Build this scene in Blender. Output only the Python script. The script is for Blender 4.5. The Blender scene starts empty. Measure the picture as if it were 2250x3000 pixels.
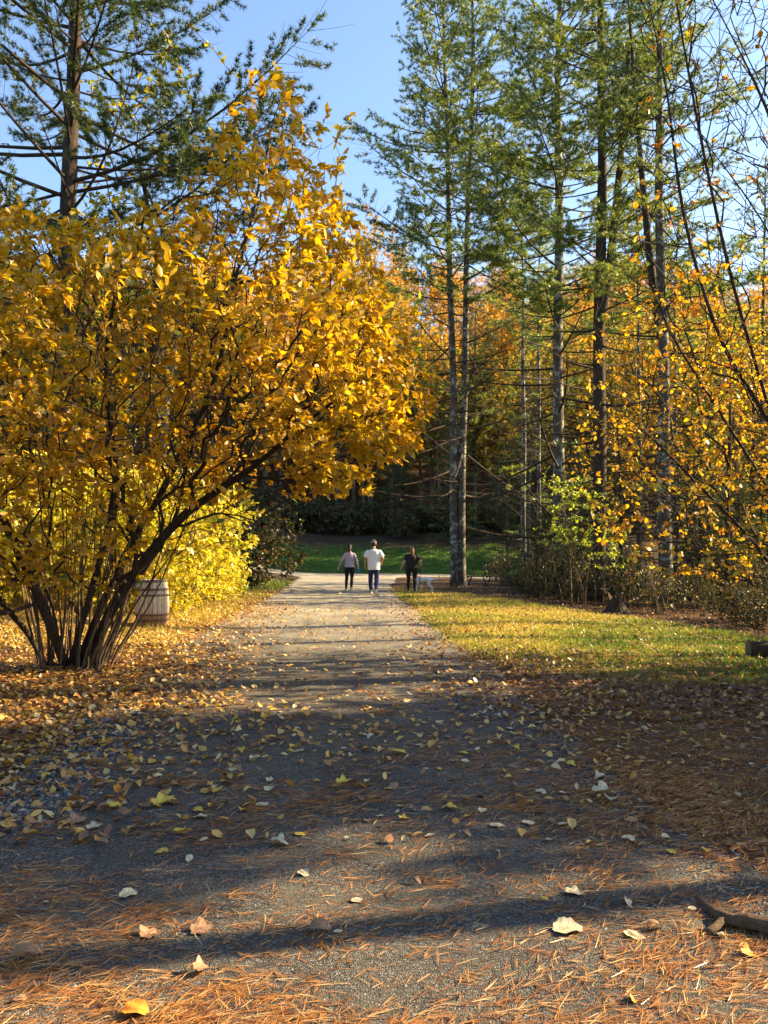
import bpy, math
import numpy as np
R = math.radians
C = bpy.context.scene.collection
sc = bpy.context.scene

# ---------------------------------------------------------------- camera
CAMZ = 1.55
cam_d = bpy.data.cameras.new('camera'); cam = bpy.data.objects.new('camera', cam_d); C.objects.link(cam)
cam.location = (0, 0, CAMZ); cam.rotation_euler = (R(90), 0, 0)
cam_d.sensor_fit = 'VERTICAL'; cam_d.sensor_height = 36; cam_d.lens = 27.42
cam_d.shift_y = 0.036; cam_d.clip_start = 0.05; cam_d.clip_end = 3000
sc.camera = cam
# ---------------------------------------------------------------- sky and sun
SUN_EL, SUN_AZ = 27.0, 13.0           # the azimuth is measured from +X towards +Y
w = bpy.data.worlds.new("World"); sc.world = w; w.use_nodes = True
nt = w.node_tree; bg = nt.nodes['Background']
sky = nt.nodes.new('ShaderNodeTexSky'); sky.sky_type = 'NISHITA'; sky.sun_disc = False
sky.sun_elevation = R(SUN_EL); sky.sun_rotation = R(90 - SUN_AZ)
sky.air_density = 1.0; sky.dust_density = 0.9; sky.ozone_density = 2.2
nt.links.new(sky.outputs[0], bg.inputs[0]); bg.inputs[1].default_value = 0.090
sun_d = bpy.data.lights.new('sun', 'SUN'); sun_d.energy = 5.0; sun_d.angle = R(0.5); sun_d.color = (1.0, 0.75, 0.42)
sun = bpy.data.objects.new('sun', sun_d); C.objects.link(sun)
sd = np.array([math.cos(R(SUN_EL)) * math.cos(R(SUN_AZ)), math.cos(R(SUN_EL)) * math.sin(R(SUN_AZ)), math.sin(R(SUN_EL))])
from mathutils import Vector
sun.rotation_euler = Vector(sd).to_track_quat('Z', 'Y').to_euler()
sc.view_settings.view_transform = 'Standard'; sc.view_settings.look = 'None'
sc.view_settings.exposure = 2.08; sc.view_settings.gamma = 1.0
sc.render.engine = 'CYCLES'
cy = sc.cycles
cy.max_bounces = 6; cy.diffuse_bounces = 3; cy.glossy_bounces = 2; cy.transmission_bounces = 4
cy.transparent_max_bounces = 4; cy.caustics_reflective = False; cy.caustics_refractive = False

# ---------------------------------------------------------------- small helpers
F = 1685.0
def W(xd, yd, Y):                      # a sight line met at distance Y
    return np.array([(xd - 829) / F * Y, Y, CAMZ + (1186 - yd) / F * Y])
def G(xd, yd, z=0.0):                  # where a sight line meets the ground
    Y = (CAMZ - z) * F / (yd - 1186)
    return np.array([(xd - 829) / F * Y, Y, z])
def sstep(a, b, x):
    t = np.clip((x - a) / (b - a), 0, 1); return t * t * (3 - 2 * t)
def softp(x, k=1.0):
    return np.logaddexp(0, x / k) * k
def nrm(v):
    return v / np.maximum(np.linalg.norm(v, axis=-1, keepdims=True), 1e-9)

_tab = np.random.default_rng(5).random((64, 64))
def vnoise(x, y, s=1.0):               # smooth value noise, 0..1
    x = np.asarray(x, float) / s; y = np.asarray(y, float) / s
    xi = np.floor(x).astype(int); yi = np.floor(y).astype(int)
    fx = x - xi; fy = y - yi; fx = fx * fx * (3 - 2 * fx); fy = fy * fy * (3 - 2 * fy)
    g = lambda a, b: _tab[a % 64, b % 64]
    return (g(xi, yi) * (1 - fx) + g(xi + 1, yi) * fx) * (1 - fy) + (g(xi, yi + 1) * (1 - fx) + g(xi + 1, yi + 1) * fx) * fy
def fnoise(x, y, s=1.0):
    return (vnoise(x, y, s) * .55 + vnoise(x + 7.3, y + 3.1, s * .45) * .3 + vnoise(x + 1.7, y + 9.2, s * .2) * .15)

def H(x, y):
    x = np.asarray(x, float); y = np.asarray(y, float)
    left = np.minimum(0.13 * softp(-x - 4.6, .5), 1.6) * sstep(11, 15, y)
    right = -np.minimum(0.055 * softp(x - 3.5, .8), 1.3) * sstep(7, 14, y) * (1 - sstep(46, 60, y))
    bank = 2.5 * sstep(48.5, 63, y)
    hill = 0.50 * softp(np.minimum(y, 150) - 66, 3.0) * (0.92 + 0.16 * vnoise(x + 300, y * 0, 60.0)) * sstep(56, 70, y)
    bump = 0.9 * (vnoise(x, y, 9.0) - .5) * sstep(62, 90, y)
    small = 0.05 * (vnoise(x, y, 1.9) - .5) * (1 - sstep(40, 55, y))
    return left + right + bank + hill + bump + small * 0.6

class MB:
    def __init__(s):
        s.v = []; s.f = {3: [], 4: []}; s.a = []; s.n = 0; s.m = {3: [], 4: []}
    def add(s, v, tris=None, quads=None, a=0.5, m=0):
        v = np.asarray(v, float).reshape(-1, 3)
        s.v.append(v)
        s.a.append(np.broadcast_to(np.asarray(a, float), (len(v),)).copy() if np.ndim(a) < 1 else np.asarray(a, float))
        for k, f in ((3, tris), (4, quads)):
            if f is not None and len(f):
                f = np.asarray(f, np.int64).reshape(-1, k) + s.n
                s.f[k].append(f); s.m[k].append(np.full(len(f), m, np.int32))
        s.n += len(v)
    def mesh(s, name, mats, smooth=True):
        me = bpy.data.meshes.new(name)
        if not s.n: return me
        V = np.concatenate(s.v); A = np.concatenate(s.a)
        T = np.concatenate(s.f[3]) if s.f[3] else np.zeros((0, 3), np.int64)
        Q = np.concatenate(s.f[4]) if s.f[4] else np.zeros((0, 4), np.int64)
        M = np.concatenate(s.m[3] + s.m[4])
        me.vertices.add(len(V)); me.vertices.foreach_set('co', V.astype(np.float32).ravel())
        nl = T.size + Q.size
        me.loops.add(nl); me.loops.foreach_set('vertex_index', np.concatenate([T.ravel(), Q.ravel()]).astype(np.int32))
        me.polygons.add(len(T) + len(Q))
        st = np.concatenate([np.arange(len(T)) * 3, T.size + np.arange(len(Q)) * 4]).astype(np.int32)
        me.polygons.foreach_set('loop_start', st)
        me.polygons.foreach_set('use_smooth', np.full(len(st), smooth))
        for mt in (mats if isinstance(mats, (list, tuple)) else [mats]): me.materials.append(mt)
        me.polygons.foreach_set('material_index', M)
        at = me.attributes.new('v', 'FLOAT', 'POINT'); at.data.foreach_set('value', A.astype(np.float32))
        me.update(calc_edges=True)
        return me

def obj(name, mb, mats, parent=None, loc=None, smooth=True, label=None, cat=None, group=None, kind=None):
    me = mb.mesh(name, mats, smooth) if isinstance(mb, MB) else mb
    o = bpy.data.objects.new(name, me); C.objects.link(o)
    if parent is not None: o.parent = parent
    if loc is not None: o.location = loc
    tag(o, label, cat, group, kind)
    return o
def tag(o, label=None, cat=None, group=None, kind=None):
    for k, x in (('label', label), ('category', cat), ('group', group), ('kind', kind)):
        if x: o[k] = x
def thing(name, loc, label, cat, group=None, rz=0.0):
    o = bpy.data.objects.new(name, None); C.objects.link(o); o.empty_display_size = .2
    o.location = loc; o.rotation_euler = (0, 0, rz); tag(o, label, cat, group); return o
def dup(root, loc, rz, s=1.0, label=None, sz=None):
    r = root.copy(); C.objects.link(r); r.location = loc; r.rotation_euler = (0, 0, rz); r.scale = (s, s, sz or s)
    if label: r['label'] = label
    for ch in list(root.children):
        c = ch.copy(); C.objects.link(c); c.parent = r
    return r

def tube(mb, P, Rr, sides=6, a=0.5, cap=False, ell=None, m=0):
    """closed tube along P with radii Rr; ell = (rx, ry) arrays along fixed frames"""
    P = np.asarray(P, float); n = len(P); Rr = np.broadcast_to(np.asarray(Rr, float), (n,))
    T = nrm(np.gradient(P, axis=0))
    up = np.array([0, 0, 1.0]) if abs(T[0][2]) < .9 else np.array([1.0, 0, 0])
    X = np.zeros((n, 3)); x = nrm(np.cross(T[0], up))
    for i in range(n):
        x = x - T[i] * np.dot(x, T[i]); l = np.linalg.norm(x); x = x / l if l > 1e-6 else X[i - 1]
        X[i] = x
    Yv = np.cross(T, X)
    th = np.arange(sides) / sides * 2 * math.pi
    c, s_ = np.cos(th), np.sin(th)
    V = P[:, None] + (X[:, None] * c[None, :, None] + Yv[:, None] * s_[None, :, None]) * Rr[:, None, None]
    V = V.reshape(-1, 3)
    i = np.arange(n - 1)[:, None] * sides; j = np.arange(sides)[None]; j2 = (j + 1) % sides
    q = np.stack([i + j, i + j2, i + sides + j2, i + sides + j], -1).reshape(-1, 4)
    tr = None
    if cap:
        V = np.vstack([V, P[0] - T[0] * Rr[0] * .5, P[-1] + T[-1] * Rr[-1] * .5])
        b = n * sides; jj = np.arange(sides)
        tr = np.vstack([np.stack([np.full(sides, b), (jj + 1) % sides, jj], -1),
                        np.stack([np.full(sides, b + 1), (n - 1) * sides + jj, (n - 1) * sides + (jj + 1) % sides], -1)])
    mb.add(V, tr, q, a, m)

def curve(pts, n=12):
    """Catmull-Rom through pts"""
    p = np.asarray(pts, float); p = np.vstack([2 * p[0] - p[1], p, 2 * p[-1] - p[-2]])
    out = []
    k = len(p) - 3
    for t in np.linspace(0, k - 1e-6, n):
        i = int(t); f = t - i; a, b, c, d = p[i:i + 4]
        out.append(.5 * (2 * b + (c - a) * f + (2 * a - 5 * b + 4 * c - d) * f * f + (3 * b - a - 3 * c + d) * f ** 3))
    return np.array(out)

TPL = {
 'full': (np.array([(0, 0, 0), (.28, -.75, .5), (.28, 0, 0), (.28, .75, .5), (.65, -.9, .6), (.65, 0, 0), (.65, .9, .6), (1, 0, 0)], float),
          [(0, 2, 1), (0, 3, 2), (4, 5, 7), (5, 6, 7)], [(1, 2, 5, 4), (2, 3, 6, 5)]),
 'simple': (np.array([(0, 0, 0), (.5, -1, .4), (1, 0, 0), (.5, 1, .4)], float), [(0, 2, 1), (0, 3, 2)], []),
 'clump': (np.array([(0, 0, 0), (.35, -1, .3), (.6, -.3, 0), (1, -.5, .2), (.9, .1, 0), (.75, .9, .2), (.4, .5, .1), (.3, .1, 0)], float),
          [(0, 2, 1), (7, 3, 2), (7, 4, 3), (7, 5, 4), (7, 6, 5)], []),
 'blade': (np.array([(0, -1, 0), (0, 1, 0), (1, 0, 0)], float), [(0, 1, 2)], []),
 'needle': (np.array([(0, -1, 0), (0, 1, 0), (.55, .9, .04), (.55, -.9, .04), (1, 0, 0)], float), [(3, 2, 4)], [(0, 1, 2, 3)]),
}
def leaves(mb, pos, d, up, L, Wd, v, kind='full', fold=.25, droop=.15, rng=None, m=0):
    pos = np.asarray(pos, float); N = len(pos)
    if not N: return
    d = nrm(d); side = nrm(np.cross(d, up)); up = np.cross(side, d)
    t, tris, quads = TPL[kind]; K = len(t)
    L = np.broadcast_to(L, (N,)); Wd = np.broadcast_to(Wd, (N,)); v = np.broadcast_to(v, (N,))
    fo = np.broadcast_to(fold, (N,)); dr = np.broadcast_to(droop, (N,))
    V = (pos[:, None] + d[:, None] * (t[None, :, 0, None] * L[:, None, None])
         + side[:, None] * (t[None, :, 1, None] * Wd[:, None, None] * .5)
         + up[:, None] * ((t[None, :, 2] * fo[:, None] * Wd[:, None] - dr[:, None] * L[:, None] * t[None, :, 0] ** 2)[..., None]))
    off = (np.arange(N) * K)[:, None, None]
    T = (np.array(tris)[None] + off).reshape(-1, 3) if tris else None
    Q = (np.array(quads)[None] + off).reshape(-1, 4) if quads else None
    mb.add(V.reshape(-1, 3), T, Q, np.repeat(v, K), m)

# ---------------------------------------------------------------- materials
def nodes(name):
    m = bpy.data.materials.new(name); m.use_nodes = True; n = m.node_tree; n.nodes.clear()
    out = n.nodes.new('ShaderNodeOutputMaterial'); return m, n, out
def ramp(n, stops, src, inter='LINEAR'):
    r = n.nodes.new('ShaderNodeValToRGB'); r.color_ramp.interpolation = inter
    e = r.color_ramp.elements
    while len(e) < len(stops): e.new(.5)
    for i, (p, c) in enumerate(stops):
        e[i].position = p; e[i].color = (*c, 1)
    n.links.new(src, r.inputs[0]); return r.outputs[0]
def noise(n, scale, detail=4, rough=.6, vec=None, dist=0):
    t = n.nodes.new('ShaderNodeTexNoise'); t.inputs['Scale'].default_value = scale
    t.inputs['Detail'].default_value = detail; t.inputs['Roughness'].default_value = rough; t.inputs['Distortion'].default_value = dist
    if vec is not None: n.links.new(vec, t.inputs['Vector'])
    return t.outputs['Fac']
def mixc(n, fac, a, b, mode='MIX'):
    x = n.nodes.new('ShaderNodeMix'); x.data_type = 'RGBA'; x.blend_type = mode
    for s, k in ((fac, 0), (a, 6), (b, 7)):
        if hasattr(s, 'links'): n.links.new(s, x.inputs[k])
        else: x.inputs[k].default_value = s if k == 0 else (*s, 1)
    return x.outputs[2]
def mth(n, op, a, b=0.0, clamp=False):
    x = n.nodes.new('ShaderNodeMath'); x.operation = op; x.use_clamp = clamp
    for i, s in enumerate((a, b)):
        if hasattr(s, 'links'): n.links.new(s, x.inputs[i])
        else: x.inputs[i].default_value = s
    return x.outputs[0]
def attr(n, name='v'):
    a = n.nodes.new('ShaderNodeAttribute'); a.attribute_name = name; return a
def objco(n):
    return n.nodes.new('ShaderNodeTexCoord').outputs['Object']
def bsdf(n, out, col, rough=.8, bump=None, bs=.3, dist=.01, spec=.3, metal=0):
    b = n.nodes.new('ShaderNodeBsdfPrincipled')
    if hasattr(col, 'links'): n.links.new(col, b.inputs['Base Color'])
    else: b.inputs['Base Color'].default_value = (*col, 1)
    if hasattr(rough, 'links'): n.links.new(rough, b.inputs['Roughness'])
    else: b.inputs['Roughness'].default_value = rough
    b.inputs['Specular IOR Level'].default_value = spec; b.inputs['Metallic'].default_value = metal
    if bump is not None:
        bm = n.nodes.new('ShaderNodeBump'); bm.inputs['Strength'].default_value = bs; bm.inputs['Distance'].default_value = dist
        n.links.new(bump, bm.inputs['Height']); n.links.new(bm.outputs[0], b.inputs['Normal'])
    n.links.new(b.outputs[0], out.inputs[0]); return b

def leafmat(name, stops, trans=.45, tcol=(1.3, 1.15, .5), gloss=.06, objvar=0.0, rough=.45):
    m, n, out = nodes(name)
    v = attr(n).outputs['Fac']
    if objvar:
        oi = n.nodes.new('ShaderNodeObjectInfo').outputs['Random']
        v = mth(n, 'ADD', v, mth(n, 'MULTIPLY', mth(n, 'SUBTRACT', oi, .5), objvar), True)
    c = ramp(n, stops, v)
    d = n.nodes.new('ShaderNodeBsdfDiffuse'); n.links.new(c, d.inputs[0])
    t = n.nodes.new('ShaderNodeBsdfTranslucent'); tc = mixc(n, 1.0, c, tcol, 'MULTIPLY'); n.links.new(tc, t.inputs[0])
    mx = n.nodes.new('ShaderNodeMixShader'); mx.inputs[0].default_value = trans
    n.links.new(d.outputs[0], mx.inputs[1]); n.links.new(t.outputs[0], mx.inputs[2])
    g = n.nodes.new('ShaderNodeBsdfGlossy'); g.inputs['Roughness'].default_value = rough
    m2 = n.nodes.new('ShaderNodeMixShader'); m2.inputs[0].default_value = gloss
    n.links.new(mx.outputs[0], m2.inputs[1]); n.links.new(g.outputs[0], m2.inputs[2])
    n.links.new(m2.outputs[0], out.inputs[0]); return m

def barkmat(name, dark, light, lichen=None, lf=.5, scale=1.0):
    m, n, out = nodes(name); co = objco(n)
    mp = n.nodes.new('ShaderNodeMapping'); mp.inputs['Scale'].default_value = (1, 1, .25); n.links.new(co, mp.inputs[0])
    f = noise(n, 22 * scale, 6, .7, mp.outputs[0], .6)
    c = ramp(n, [(.3, dark), (.7, light)], f)
    if lichen:
        l = noise(n, 3.2 * scale, 5, .75, co, .3)
        lr = ramp(n, [(lf, (0, 0, 0)), (lf + .08, (1, 1, 1))], l)
        c = mixc(n, lr, c, lichen)
    bsdf(n, out, c, .9, f, .9, .03, .15); return m

M = {}
GOLD = [(0, (.10, .20, .02)), (.06, (.22, .30, .02)), (.11, (.28, .14, .03)), (.16, (.46, .38, .02)), (.5, (.60, .39, .016)), (.8, (.56, .31, .012)), (1, (.34, .14, .010))]
M['shrub_leaf'] = leafmat('golden leaf', GOLD, .5, (1.3, 1.2, .5), .05)
M['yg_leaf'] = leafmat('yellow green leaf', [(0, (.20, .28, .02)), (.5, (.52, .47, .03)), (1, (.62, .42, .025))], .5, (1.3, 1.2, .5))
M['olive_leaf'] = leafmat('olive and gold leaf', [(0, (.07, .09, .02)), (.4, (.26, .25, .035)), (.75, (.50, .37, .035)), (1, (.42, .20, .03))], .45, (1.25, 1.15, .5), .04, .3)
M['bush_leaf'] = leafmat('bright yellow bush leaf', [(0, (.34, .40, .03)), (.5, (.64, .55, .03)), (1, (.68, .46, .03))], .5, (1.25, 1.25, .5))
M['orange_leaf'] = leafmat('orange leaf', [(0, (.34, .38, .03)), (.4, (.66, .46, .02)), (.75, (.60, .29, .012)), (1, (.30, .10, .015))], .5, (1.3, 1.1, .5))
M['green_leaf'] = leafmat('bright green leaf', [(0, (.20, .28, .02)), (1, (.52, .52, .05))], .5, (1.2, 1.3, .5))
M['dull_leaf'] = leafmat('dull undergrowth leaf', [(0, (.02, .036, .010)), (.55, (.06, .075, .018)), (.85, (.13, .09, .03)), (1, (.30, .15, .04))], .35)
M['needle'] = leafmat('pine needle', [(0, (.035, .085, .035)), (.4, (.13, .20, .045)), (1, (.44, .44, .06))], .45, (1.4, 1.4, .6), .08, 0, .4)
M['hem_needle'] = leafmat('hemlock needle', [(0, (.03, .06, .015)), (.6, (.09, .13, .028)), (1, (.24, .26, .045))], .3, (1.3, 1.3, .6), .05, .3)
M['hill_leaf'] = leafmat('hillside leaf', [(0, (.14, .15, .025)), (.22, (.46, .36, .045)), (.6, (.64, .38, .04)), (1, (.50, .24, .05))], .42, (1.25, 1.05, .6), .03, .5)
M['bark_pine'] = barkmat('grey pine bark', (.035, .028, .022), (.14, .12, .10), (.34, .36, .30), .52)
M['bark_dark'] = barkmat('dark bark', (.022, .017, .013), (.085, .065, .05))
M['bark_grey'] = barkmat('pale grey bark', (.10, .09, .08), (.28, .26, .23), (.4, .4, .36), .6)
M['bark_stem'] = barkmat('smooth brown stem bark', (.06, .042, .028), (.20, .14, .09), (.34, .28, .2), .62, 2)
M['bark_hill'] = barkmat('hillside bark', (.06, .05, .04), (.2, .17, .14))

# ---------------------------------------------------------------- ground masks
def ksmooth(a, b, v, w_): return sstep(a - w_, a + w_, v) * (1 - sstep(b - w_, b + w_, v))
_py = np.array([0, 3.0, 4.25, 5.75, 7.6, 9.9, 14.2, 22.9, 31, 42, 46])
_pr = np.array([2.2, 1.95, 1.7, 1.45, 1.45, 1.36, 1.02, 0.55, 0.2, 0.6, 3.0])
_pl = np.array([-2.1, -2.1, -2.3, -2.45, -2.6, -2.9, -3.5, -3.6, -3.9, -4.4, -7.0])
def path_edges(y): return np.interp(y, _py, _pl), np.interp(y, _py, _pr)
def masks(x, y):
    l, r = path_edges(y)
    nz = (fnoise(x, y, 1.6) - .5) * 1.6
    lawn_near = 12.2 - 0.45 * (x - 1.4) + nz * 1.6 + (vnoise(x + 5, y, 3.1) - .5) * 3.0
    lawn_far = 30 - 2.3 * np.maximum(x - 1.5, 0) + nz
    lawn_far = np.maximum(lawn_far, 12.5 + 0 * x)
    lawn = sstep(-1.5, 1.2, y - lawn_near) * (1 - sstep(-.8, .8, y - lawn_far)) * sstep(-.3, .3, x - r - nz * .3)
    lawn = lawn * (1 - sstep(8.5, 10, x))
    bankg = sstep(13, 15.5, y) * (1 - sstep(26, 30, y)) * (1 - sstep(-.5, .5, x - l - nz * .3)) * (1 - .6 * sstep(2, 5, l - x))
    farg = sstep(48, 49, y + nz * .4) * (1 - sstep(56, 59, y + nz * 3)) * sstep(-14, -12, x) * (1 - sstep(8, 12, x))
    grass = np.clip(lawn + farg + bankg * .6, 0, 1)
    leftlit = (1 - sstep(-.8, .8, x - l - nz * .8 - .3)) * sstep(3.8, 6, y + nz) * (1 - sstep(30, 34, y))
    rightlit = sstep(-.4, .6, x - r - nz * .6) * sstep(6.6, 7.8, y + nz * .4) * (1 - lawn) * (1 - .85 * sstep(0, 1.5, y - lawn_near - 1 + nz) * sstep(3.6, 5, x + nz * .3))
    litter = np.clip(leftlit + rightlit, 0, 1) * (1 - .5 * bankg)
    needle = (1 - sstep(6.5, 8, y + nz * .5)) * sstep(-1.5, 1.5, x - .2 + nz)
    litter = litter * (1 - .6 * sstep(25, 28, y) * sstep(-1, 0, x))
    return grass, litter, needle, lawn, farg

def sheet(name, xs, ys, hf, mat, keep=None, zoff=0.0, label=None):
    X, Y = np.meshgrid(xs, ys); Z = hf(X, Y) + zoff
    nx, ny = len(xs), len(ys)
    i = (np.arange(ny - 1)[:, None] * nx + np.arange(nx - 1)[None]).ravel()
    q = np.stack([i, i + 1, i + nx + 1, i + nx], -1)
    if keep is not None:
        k = keep(X, Y).ravel(); q = q[k[q].any(1)]
    mb = MB(); mb.add(np.stack([X, Y, Z], -1).reshape(-1, 3), None, q)
    o = obj(name, mb, mat, kind='structure', label=label)
    g, l, nd, _, fg = masks(X.ravel(), Y.ravel())
    ca = o.data.attributes.new('zone', 'FLOAT_COLOR', 'POINT')
    ca.data.foreach_set('color', np.stack([g, l, nd, fg], -1).astype(np.float32).ravel())
    return o

# soil / litter floor
m, n, out = nodes('woodland floor'); co = objco(n)
z = attr(n, 'zone'); sp = n.nodes.new('ShaderNodeSeparateColor'); n.links.new(z.outputs['Color'], sp.inputs[0])
f1 = noise(n, 1.2, 6, .65, co); f2 = noise(n, 35, 6, .75, co); f3 = noise(n, 9, 5, .7, co)
dirt = ramp(n, [(.3, (.022, .016, .010)), (.55, (.06, .042, .026)), (.75, (.13, .09, .05))], f2)
lit = ramp(n, [(.3, (.05, .03, .02)), (.5, (.14, .08, .045)), (.7, (.27, .17, .09))], f2)
ndl = ramp(n, [(.3, (.07, .04, .022)), (.55, (.20, .09, .03)), (.75, (.34, .17, .06))], f2)
gr = ramp(n, [(.3, (.09, .085, .02)), (.55, (.24, .20, .04)), (.8, (.38, .27, .08))], f3)
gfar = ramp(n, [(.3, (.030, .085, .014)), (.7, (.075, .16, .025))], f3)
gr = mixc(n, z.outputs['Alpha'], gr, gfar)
c = mixc(n, sp.outputs[1], dirt, lit); c = mixc(n, sp.outputs[2], c, ndl); c = mixc(n, sp.outputs[0], c, gr)
bsdf(n, out, c, .95, f2, .8, .03, .1); M['floor'] = m

# gravel
def gravelmat(name, tint=(1, 1, 1)):
    m, n, out = nodes(name); co = objco(n)
    vo = n.nodes.new('ShaderNodeTexVoronoi'); vo.inputs['Scale'].default_value = 150; n.links.new(co, vo.inputs['Vector'])
    vo2 = n.nodes.new('ShaderNodeTexVoronoi'); vo2.inputs['Scale'].default_value = 70; n.links.new(co, vo2.inputs['Vector'])
    sp = n.nodes.new('ShaderNodeSeparateColor'); n.links.new(vo.outputs['Color'], sp.inputs[0])
    stone = ramp(n, [(0, (.015, .017, .02)), (.45, (.09, .09, .09)), (.8, (.26, .25, .23)), (1, (.62, .59, .52))], sp.outputs[0])
    f1 = noise(n, 1.1, 6, .65, co, .3); f2 = noise(n, 60, 5, .8, co); f3 = noise(n, 4.0, 4, .6, co)
    dust = ramp(n, [(.3, (.08, .076, .066)), (.7, (.30, .27, .20))], f2)
    k = ramp(n, [(.48, (0, 0, 0)), (.68, (.8, .8, .8))], f3)
    c = mixc(n, k, stone, dust)
    c = mixc(n, .35, c, ramp(n, [(.35, (.06, .064, .07)), (.65, (.26, .24, .19))], f1))
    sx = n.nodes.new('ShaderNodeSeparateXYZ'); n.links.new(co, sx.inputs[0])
    sun_shade = ramp(n, [(.0, (.50, .51, .53)), (.5, (.80, .78, .74)), (1, (2.0, 1.88, 1.6))], mth(n, 'ADD', mth(n, 'MULTIPLY', sx.outputs[1], 1 / 20), mth(n, 'MULTIPLY', mth(n, 'SUBTRACT', noise(n, .5, 4, .6, co), .5), .5), True))  # shade painted into the near gravel, sunlight into the far gravel
    c = mixc(n, 1.0, c, sun_shade, 'MULTIPLY')
    hgt = mth(n, 'ADD', mth(n, 'MULTIPLY', vo.outputs['Distance'], -1.0), mth(n, 'ADD', mth(n, 'MULTIPLY', vo2.outputs['Distance'], -.35), mth(n, 'MULTIPLY', f2, 1.1)))
    b = bsdf(n, out, c, .85, hgt, 1.0, .009, .25); return m
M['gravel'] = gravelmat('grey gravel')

ys = np.unique(np.concatenate([np.arange(-6, 2, .5), np.arange(2, 16, .1), np.arange(16, 34, .25), np.arange(34, 70, .6), np.arange(70, 170, 2.5), np.arange(170, 700, 30)]))
xs = np.unique(np.concatenate([-np.arange(12, 40, 1.2), -np.arange(40, 600, 25), np.arange(12, 40, 1.2), np.arange(40, 600, 25), np.arange(-12, 12, .15)]))
sheet('ground', xs, ys, H, M['floor'])

# path: a slightly crowned gravel sheet whose ragged edges dip under the soil
def path_h(X, Y):
    l, r = path_edges(Y)
    nz = (fnoise(X, Y, .7) - .5) * .5
    e = np.minimum(X - l, r - X) + nz
    return H(X, Y) + np.clip(.022 * np.tanh(e * 4), -.03, .03) + .012 * (fnoise(X, Y, .35) - .5) * (Y < 14) + .004
pys = np.unique(np.concatenate([np.arange(-4, 12, .07), np.arange(12, 44, .3), [44]]))
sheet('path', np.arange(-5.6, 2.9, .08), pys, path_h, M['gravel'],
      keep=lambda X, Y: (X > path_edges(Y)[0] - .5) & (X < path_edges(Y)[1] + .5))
# the gravel road crossing beyond
RC = curve([(-30, 44, 0), (-14, 45.6, 0), (-2, 46.0, 0), (8, 45.3, 0), (16, 42.5, 0), (26, 37, 0), (40, 30, 0)], 90)
mb = MB()
Tn = nrm(np.gradient(RC, axis=0)); Nn = np.stack([-Tn[:, 1], Tn[:, 0], 0 * Tn[:, 0]], -1)
wv = np.linspace(-2.1, 2.1, 13)
V = RC[:, None] + Nn[:, None] * wv[None, :, None]
V[..., 2] = H(V[..., 0], V[..., 1]) + .05 - .05 * (np.abs(wv)[None] / 2.1) ** 4
i = (np.arange(len(RC) - 1)[:, None] * 13 + np.arange(12)[None]).ravel()
mb.add(V.reshape(-1, 3), None, np.stack([i, i + 13, i + 14, i + 1], -1))
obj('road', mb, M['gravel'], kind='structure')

# ---------------------------------------------------------------- tree growing
def grow(init, targets, step=.3, alpha=.35, rng=None, bow=.06, jit=.04, down=.4):
    """init: list of polylines (the first starts at the root); returns positions, parents"""
    P = []; par = []
    for k, pl in enumerate(init):
        pl = np.asarray(pl)
        if k == 0 or not P: prev = -1
        else:
            A = np.array(P); prev = int(np.argmin(np.linalg.norm(A - pl[0], axis=1)))
            if np.linalg.norm(A[prev] - pl[0]) > .6: prev = -1
        for p in pl: P.append(p); par.append(prev); prev = len(P) - 1
    n = len(P); cap = n + len(targets) * 40
    A = np.zeros((cap, 3)); A[:n] = P; PL = np.zeros(cap); par = par + [0] * (cap - n)
    for i in range(n): PL[i] = 0 if par[i] < 0 else PL[par[i]] + np.linalg.norm(A[i] - A[par[i]])
    root = A[0].copy()
    for t in targets[np.argsort(np.linalg.norm(targets - root, axis=1))]:
        d = np.linalg.norm(A[:n] - t, axis=1)
        j = int(np.argmin(d + alpha * PL[:n] + down * np.maximum(0, A[:n, 2] - t[2])))
        dd = d[j]; k = min(max(1, int(round(dd / step))), 30)
        a = A[j].copy(); prev = j
        off = rng.normal(0, jit * dd, 3)
        for s in range(1, k + 1):
            f = s / k
            p = a + (t - a) * f + (np.array([0, 0, bow * dd]) + off) * math.sin(math.pi * f)
            if n >= cap: break
            A[n] = p; par[n] = prev; PL[n] = PL[prev] + np.linalg.norm(p - A[prev]); prev = n; n += 1
    return A[:n], np.array(par[:n])

def skeleton(A, par, rtip=.004, ex=.5, mb=None, sides=(7, 4, 3), rmax=1.0, minr=None, nroot=0):
    n = len(A); cnt = np.zeros(n); kids = [[] for _ in range(n)]
    for i in range(n):
        if par[i] >= 0: kids[par[i]].append(i)
    for i in range(n - 1, -1, -1):
        if not kids[i]: cnt[i] += 1
        if par[i] >= 0: cnt[par[i]] += cnt[i]
    r = np.minimum(rtip * cnt ** ex, rmax)
    if mb is not None:
        starts = [i for i in range(n) if par[i] < 0]; stack = [(i, -1) for i in starts]
        while stack:
            i, p = stack.pop(); ch = [i]
            while kids[ch[-1]]:
                k = sorted(kids[ch[-1]], key=lambda q: -cnt[q])
                for q in k[1:]: stack.append((q, ch[-1]))
                ch.append(k[0])
            pts = A[ch]; rr = r[ch]
            if p >= 0: pts = np.vstack([A[p], pts]); rr = np.concatenate([[min(r[p], rr[0] * 1.2)], rr])
            if len(pts) < 2: continue
            s = sides[0] if rr[0] > .04 else sides[1] if rr[0] > .012 else sides[2]
            tube(mb, pts, rr, s, a=.5)
    return cnt, r

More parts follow.
